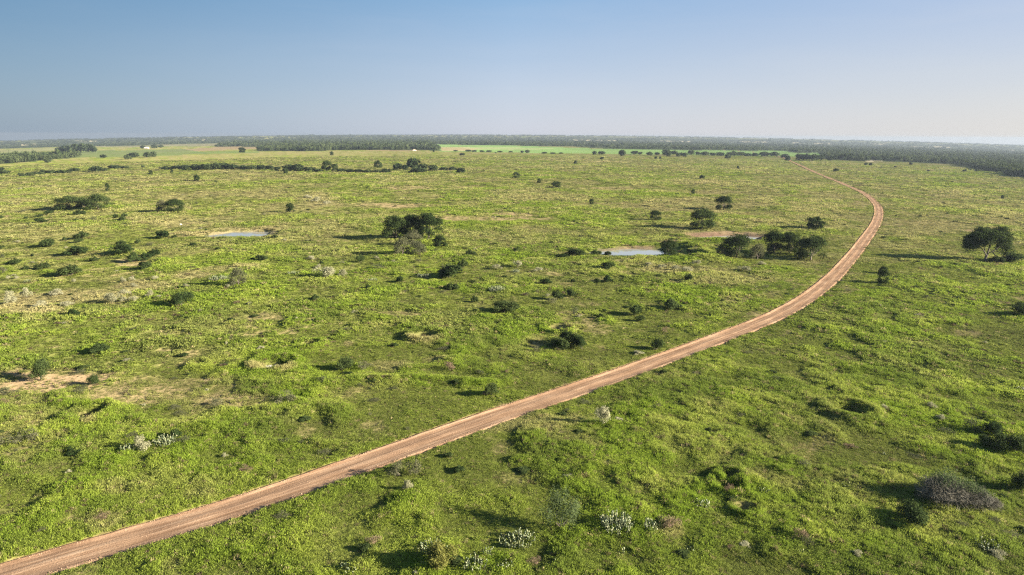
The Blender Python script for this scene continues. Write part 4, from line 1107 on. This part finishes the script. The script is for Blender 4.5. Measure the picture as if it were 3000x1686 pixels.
PROTO['mesq'] = [proto_shrub(301, 3600, .020, 'mesq', 16, shell=(.35, 1.1))]
MEAN_H = {}
def place(i):
    kind, u, v, w, h, lab, grp = PL[i]
    x, y, t = ground_at(float(u), float(v)); x, y, t = float(x), float(y), float(t)
    dep = math.atan2(H, math.hypot(x, y))
    k = t / F
    W = w * k
    tree = kind in ('oak', 'loose', 'tree', 'oakbig', 'far')
    back = (0.10 if tree else 0.38) * W          # the measured foot is the near edge of the plant
    x += x / math.hypot(x, y) * back; y += y / math.hypot(x, y) * back
    Hh = (h * k - (0.15 if tree else 0.30) * W * math.sin(dep)) / math.cos(dep)
    Hh = max(Hh, 0.40 * W) if kind not in ('low',) else max(Hh, .3 * W)
    z = float(zground(np.array([x]), np.array([y]))[0]) - 0.04
    look, cat, name = LOOK[kind]
    if grp and 'hedge' in grp: cat, name = 'shrub', 'hedge_shrub'
    group = grp or GRP.get(kind)
    g = random.Random(i * 7 + 1)
    rz = g.uniform(0, 6.28)
    if kind in ('far', 'low'):
        o = obj(name, g.choice(PROTO['far']))
        o.location = (x, y, z); o.rotation_euler = (0, 0, rz); o.scale = (W, W * g.uniform(.8, 1.1), Hh * 1.06)
    else:
        o = obj(name, None); o.location = (x, y, z); o.empty_display_size = 0.5
        if kind == 'cactus':
            npad = max(3, int(W * W * 4.0 + W * 3)); npad = min(npad, 150)
            c = obj('pads', pads_mesh(900 + i, W, max(Hh, .5), npad), o); c['kind'] = 'stuff'
        elif kind == 'brushbig':
            o.rotation_euler = (0, 0, 0)
            for dx_, dy_, ws, hs, sd in ((-.20, 0, .62, 1.0, 1), (.18, -.04, .5, .72, 2), (.40, -.10, .26, .42, 3), (-.05, .15, .5, .85, 4)):
                hs *= 1.15
                c = obj('twigs', proto_brush(400 + sd, 3600, 'grey_twig', w=.0030), o); c.location = (dx_ * W, dy_ * W, 0); c.scale = (W * ws, W * ws * .9, Hh * hs)
            for dx_, dy_, ws, hs, sd in ((-.10, .08, .36, .95, 0), (.16, .06, .34, .72, 1), (.30, .0, .26, .5, 2)):
                c = obj('foliage', PROTO['olivegrey'][0], o); c.location = (dx_ * W, dy_ * W, 0); c.scale = (W * ws, W * ws, Hh * hs); c.rotation_euler = (0, 0, sd * 2.0)
        elif kind == 'silver':
            c = obj('twigs', proto_brush(451, 1500, 'silver', w=.007), o); c.scale = (W, W * .6, max(Hh, .9))
        elif kind == 'oakbig':
            a, b = big_oak(W, Hh)
            for nm, me_ in (('crown', a), ('trunk', b)):
                c = obj(nm, me_, o); c.scale = (W, W * .9, Hh * 1.02)
        else:
            a, b = g.choice(PROTO[kind])
            W *= 1.06 if kind == 'oak' else 1.0
            sc = (W, W * g.uniform(.85, 1.1), Hh * (1.2 if kind in ('oak', 'tree', 'loose') else 1.1))
            n1 = 'crown' if kind in ('oak', 'loose', 'tree') else 'foliage'; n2 = 'trunk' if n1 == 'crown' else 'stems'
            c = obj(n1, a, o); c.scale = sc; c.rotation_euler = (0, 0, rz)
            c = obj(n2, b, o); c.scale = sc; c.rotation_euler = (0, 0, rz)
    o['label'] = labels[i]; o['category'] = cat
    if group: o['group'] = group
    return o
PROTO['olivegrey'] = [crown_mesh('foliage', [(0, 0, .55, .42, .45), (.2, .1, .4, .3, .3), (-.2, -.1, .45, .3, .35)], 2200, .028, MAT['mesq'], np.random.default_rng(5), shell=(.5, 1.05))]
for i in range(len(PL)): place(i)

# ------------------------------------------------------------------ small things of the far plain
def plain_mat(name, colr, rough=.8):
    m, n, l = new_mat(name)
    ns = noise(n, l, 2.0, 3, pos(n)); r = ramp(n, l, ns.outputs[0], [(.3, tuple(c * .85 for c in colr)), (.7, tuple(min(1, c * 1.12) for c in colr))])
    bs = n.new('ShaderNodeBsdfPrincipled'); bs.inputs['Roughness'].default_value = rough; l.new(r.outputs[0], bs.inputs['Base Color'])
    o = n.new('ShaderNodeOutputMaterial'); l.new(bs.outputs[0], o.inputs[0]); return m
def building(u, v, wpx, hpx, wallc, roofc, label):
    x, y, t = [float(q) for q in ground_at(float(u), float(v))]
    W = wpx * t / F; Hh = max(hpx * t / F, 3.2); D = W * .7
    o = obj('farm_building', None); o.location = (x, y, float(zbase(np.array(x), np.array(y)))); o['label'] = label; o['category'] = 'building'
    w2, d2, e = W / 2, D / 2, Hh * .58
    V = [(-w2,-d2,-.5),(w2,-d2,-.5),(w2,d2,-.5),(-w2,d2,-.5),(-w2,-d2,e),(w2,-d2,e),(w2,d2,e),(-w2,d2,e),(-w2,0,Hh*.97),(w2,0,Hh*.97)]
    me = bpy.data.meshes.new('wall'); me.from_pydata(V, [], [(0,1,5,4),(1,2,6,9,5),(2,3,7,6),(3,0,4,8,7)]); me.materials.append(wallc); obj('wall', me, o)
    a, b, zz = w2 + .4, d2 + .4, e - .25
    V = [(-a,-b,zz),(a,-b,zz),(a,0,Hh),(-a,0,Hh),(a,b,zz),(-a,b,zz)]
    V += [(p[0], p[1], p[2] + .2) for p in V]
    me = bpy.data.meshes.new('roof'); me.from_pydata(V, [], [(6,7,8,9),(9,8,10,11),(0,3,2,1),(3,5,4,2),(0,1,7,6),(4,5,11,10),(1,2,8,7),(2,4,10,8),(3,0,6,9),(5,3,9,11)]); me.materials.append(roofc); obj('roof', me, o)
    for xx in (-.25, .2):
        V = [(xx*W-.8,-d2-.05,.9),(xx*W+.8,-d2-.05,.9),(xx*W+.8,-d2-.05,2.1),(xx*W-.8,-d2-.05,2.1),(xx*W-.8,-d2+.1,.9),(xx*W+.8,-d2+.1,.9),(xx*W+.8,-d2+.1,2.1),(xx*W-.8,-d2+.1,2.1)]
        me = bpy.data.meshes.new('window'); me.from_pydata(V, [], [(0,1,2,3),(0,4,5,1),(3,2,6,7),(0,3,7,4),(1,5,6,2)]); me.materials.append(MAT['pane']); obj('window', me, o)
MAT['pane'] = plain_mat('window_pane', (.05, .06, .07), .1)
building(430, 436.5, 11, 5, plain_mat('cream_wall', (.62, .52, .42)), plain_mat('pale_roof', (.75, .66, .56)), 'small pale farm building among trees on the far left fields')
building(981, 403, 4, 2.6, plain_mat('white_wall', (.75, .75, .73)), plain_mat('white_roof', (.8, .8, .8)), 'tiny white building on the horizon beyond the wooded hill')

def lump(u, v, wpx, hpx, mat, name, label, cat, seed):
    x, y, t = [float(q) for q in ground_at(float(u), float(v))]
    W = wpx * t / F; Hh = hpx * t / F; g = np.random.default_rng(seed)
    nn, mm = 18, 6; V = [(0, 0, Hh)]; Fc = []
    for k in range(1, mm + 1):
        q = k / mm
        for j in range(nn):
            an = 2 * math.pi * j / nn; rj = W / 2 * q * (1 + .16 * math.sin(3 * an + seed) + g.normal() * .03)
            V.append((rj * math.cos(an), rj * .8 * math.sin(an), Hh * (1 - q ** 1.4) * (1 + g.normal() * .06) - (.15 if k == mm else 0)))
    for j in range(nn): Fc.append((0, 1 + j, 1 + (j + 1) % nn))
    for k in range(1, mm):
        for j in range(nn):
            a = 1 + (k - 1) * nn; b = a + nn; Fc.append((a + j, b + j, b + (j + 1) % nn)); Fc.append((a + j, b + (j + 1) % nn, a + (j + 1) % nn))
    o = obj(name, mesh_np(name, V, Fc, [mat])); o.location = (x, y, float(zground(np.array([x]), np.array([y]))[0])); o['label'] = label; o['category'] = cat
lump(1213, 442.5, 15, 4.5, plain_mat('sand', (.62, .44, .30)), 'sand_pile', 'pale orange sand pile at the foot of the far wooded hill', 'sand pile', 2)
lump(530, 659, 8, 4, plain_mat('pale_rock', (.70, .66, .58)), 'pale_boulder', 'small white boulder alone on the plain left of the left pond', 'boulder', 3)

# ------------------------------------------------------------------ haze
hb = 16500.0; zt = H + 10.0; zb = -330.0
V = [(-hb,-hb,zb),(hb,-hb,zb),(hb,hb,zb),(-hb,hb,zb),(-hb,-hb,zt),(hb,-hb,zt),(hb,hb,zt),(-hb,hb,zt)]
me = bpy.data.meshes.new('haze'); me.from_pydata(V, [], [(0,3,2,1),(4,5,6,7),(0,1,5,4),(1,2,6,5),(2,3,7,6),(3,0,4,7)])
m, n, l = new_mat('haze_air')
pv = n.new('ShaderNodeVolumePrincipled'); pv.inputs['Color'].default_value = (.345, .405, .485, 1); pv.inputs['Density'].default_value = 7.5e-5; pv.inputs['Anisotropy'].default_value = 0.22
o = n.new('ShaderNodeOutputMaterial'); l.new(pv.outputs[0], o.inputs['Volume'])
me.materials.append(m); obj('haze', me, kind='stuff')
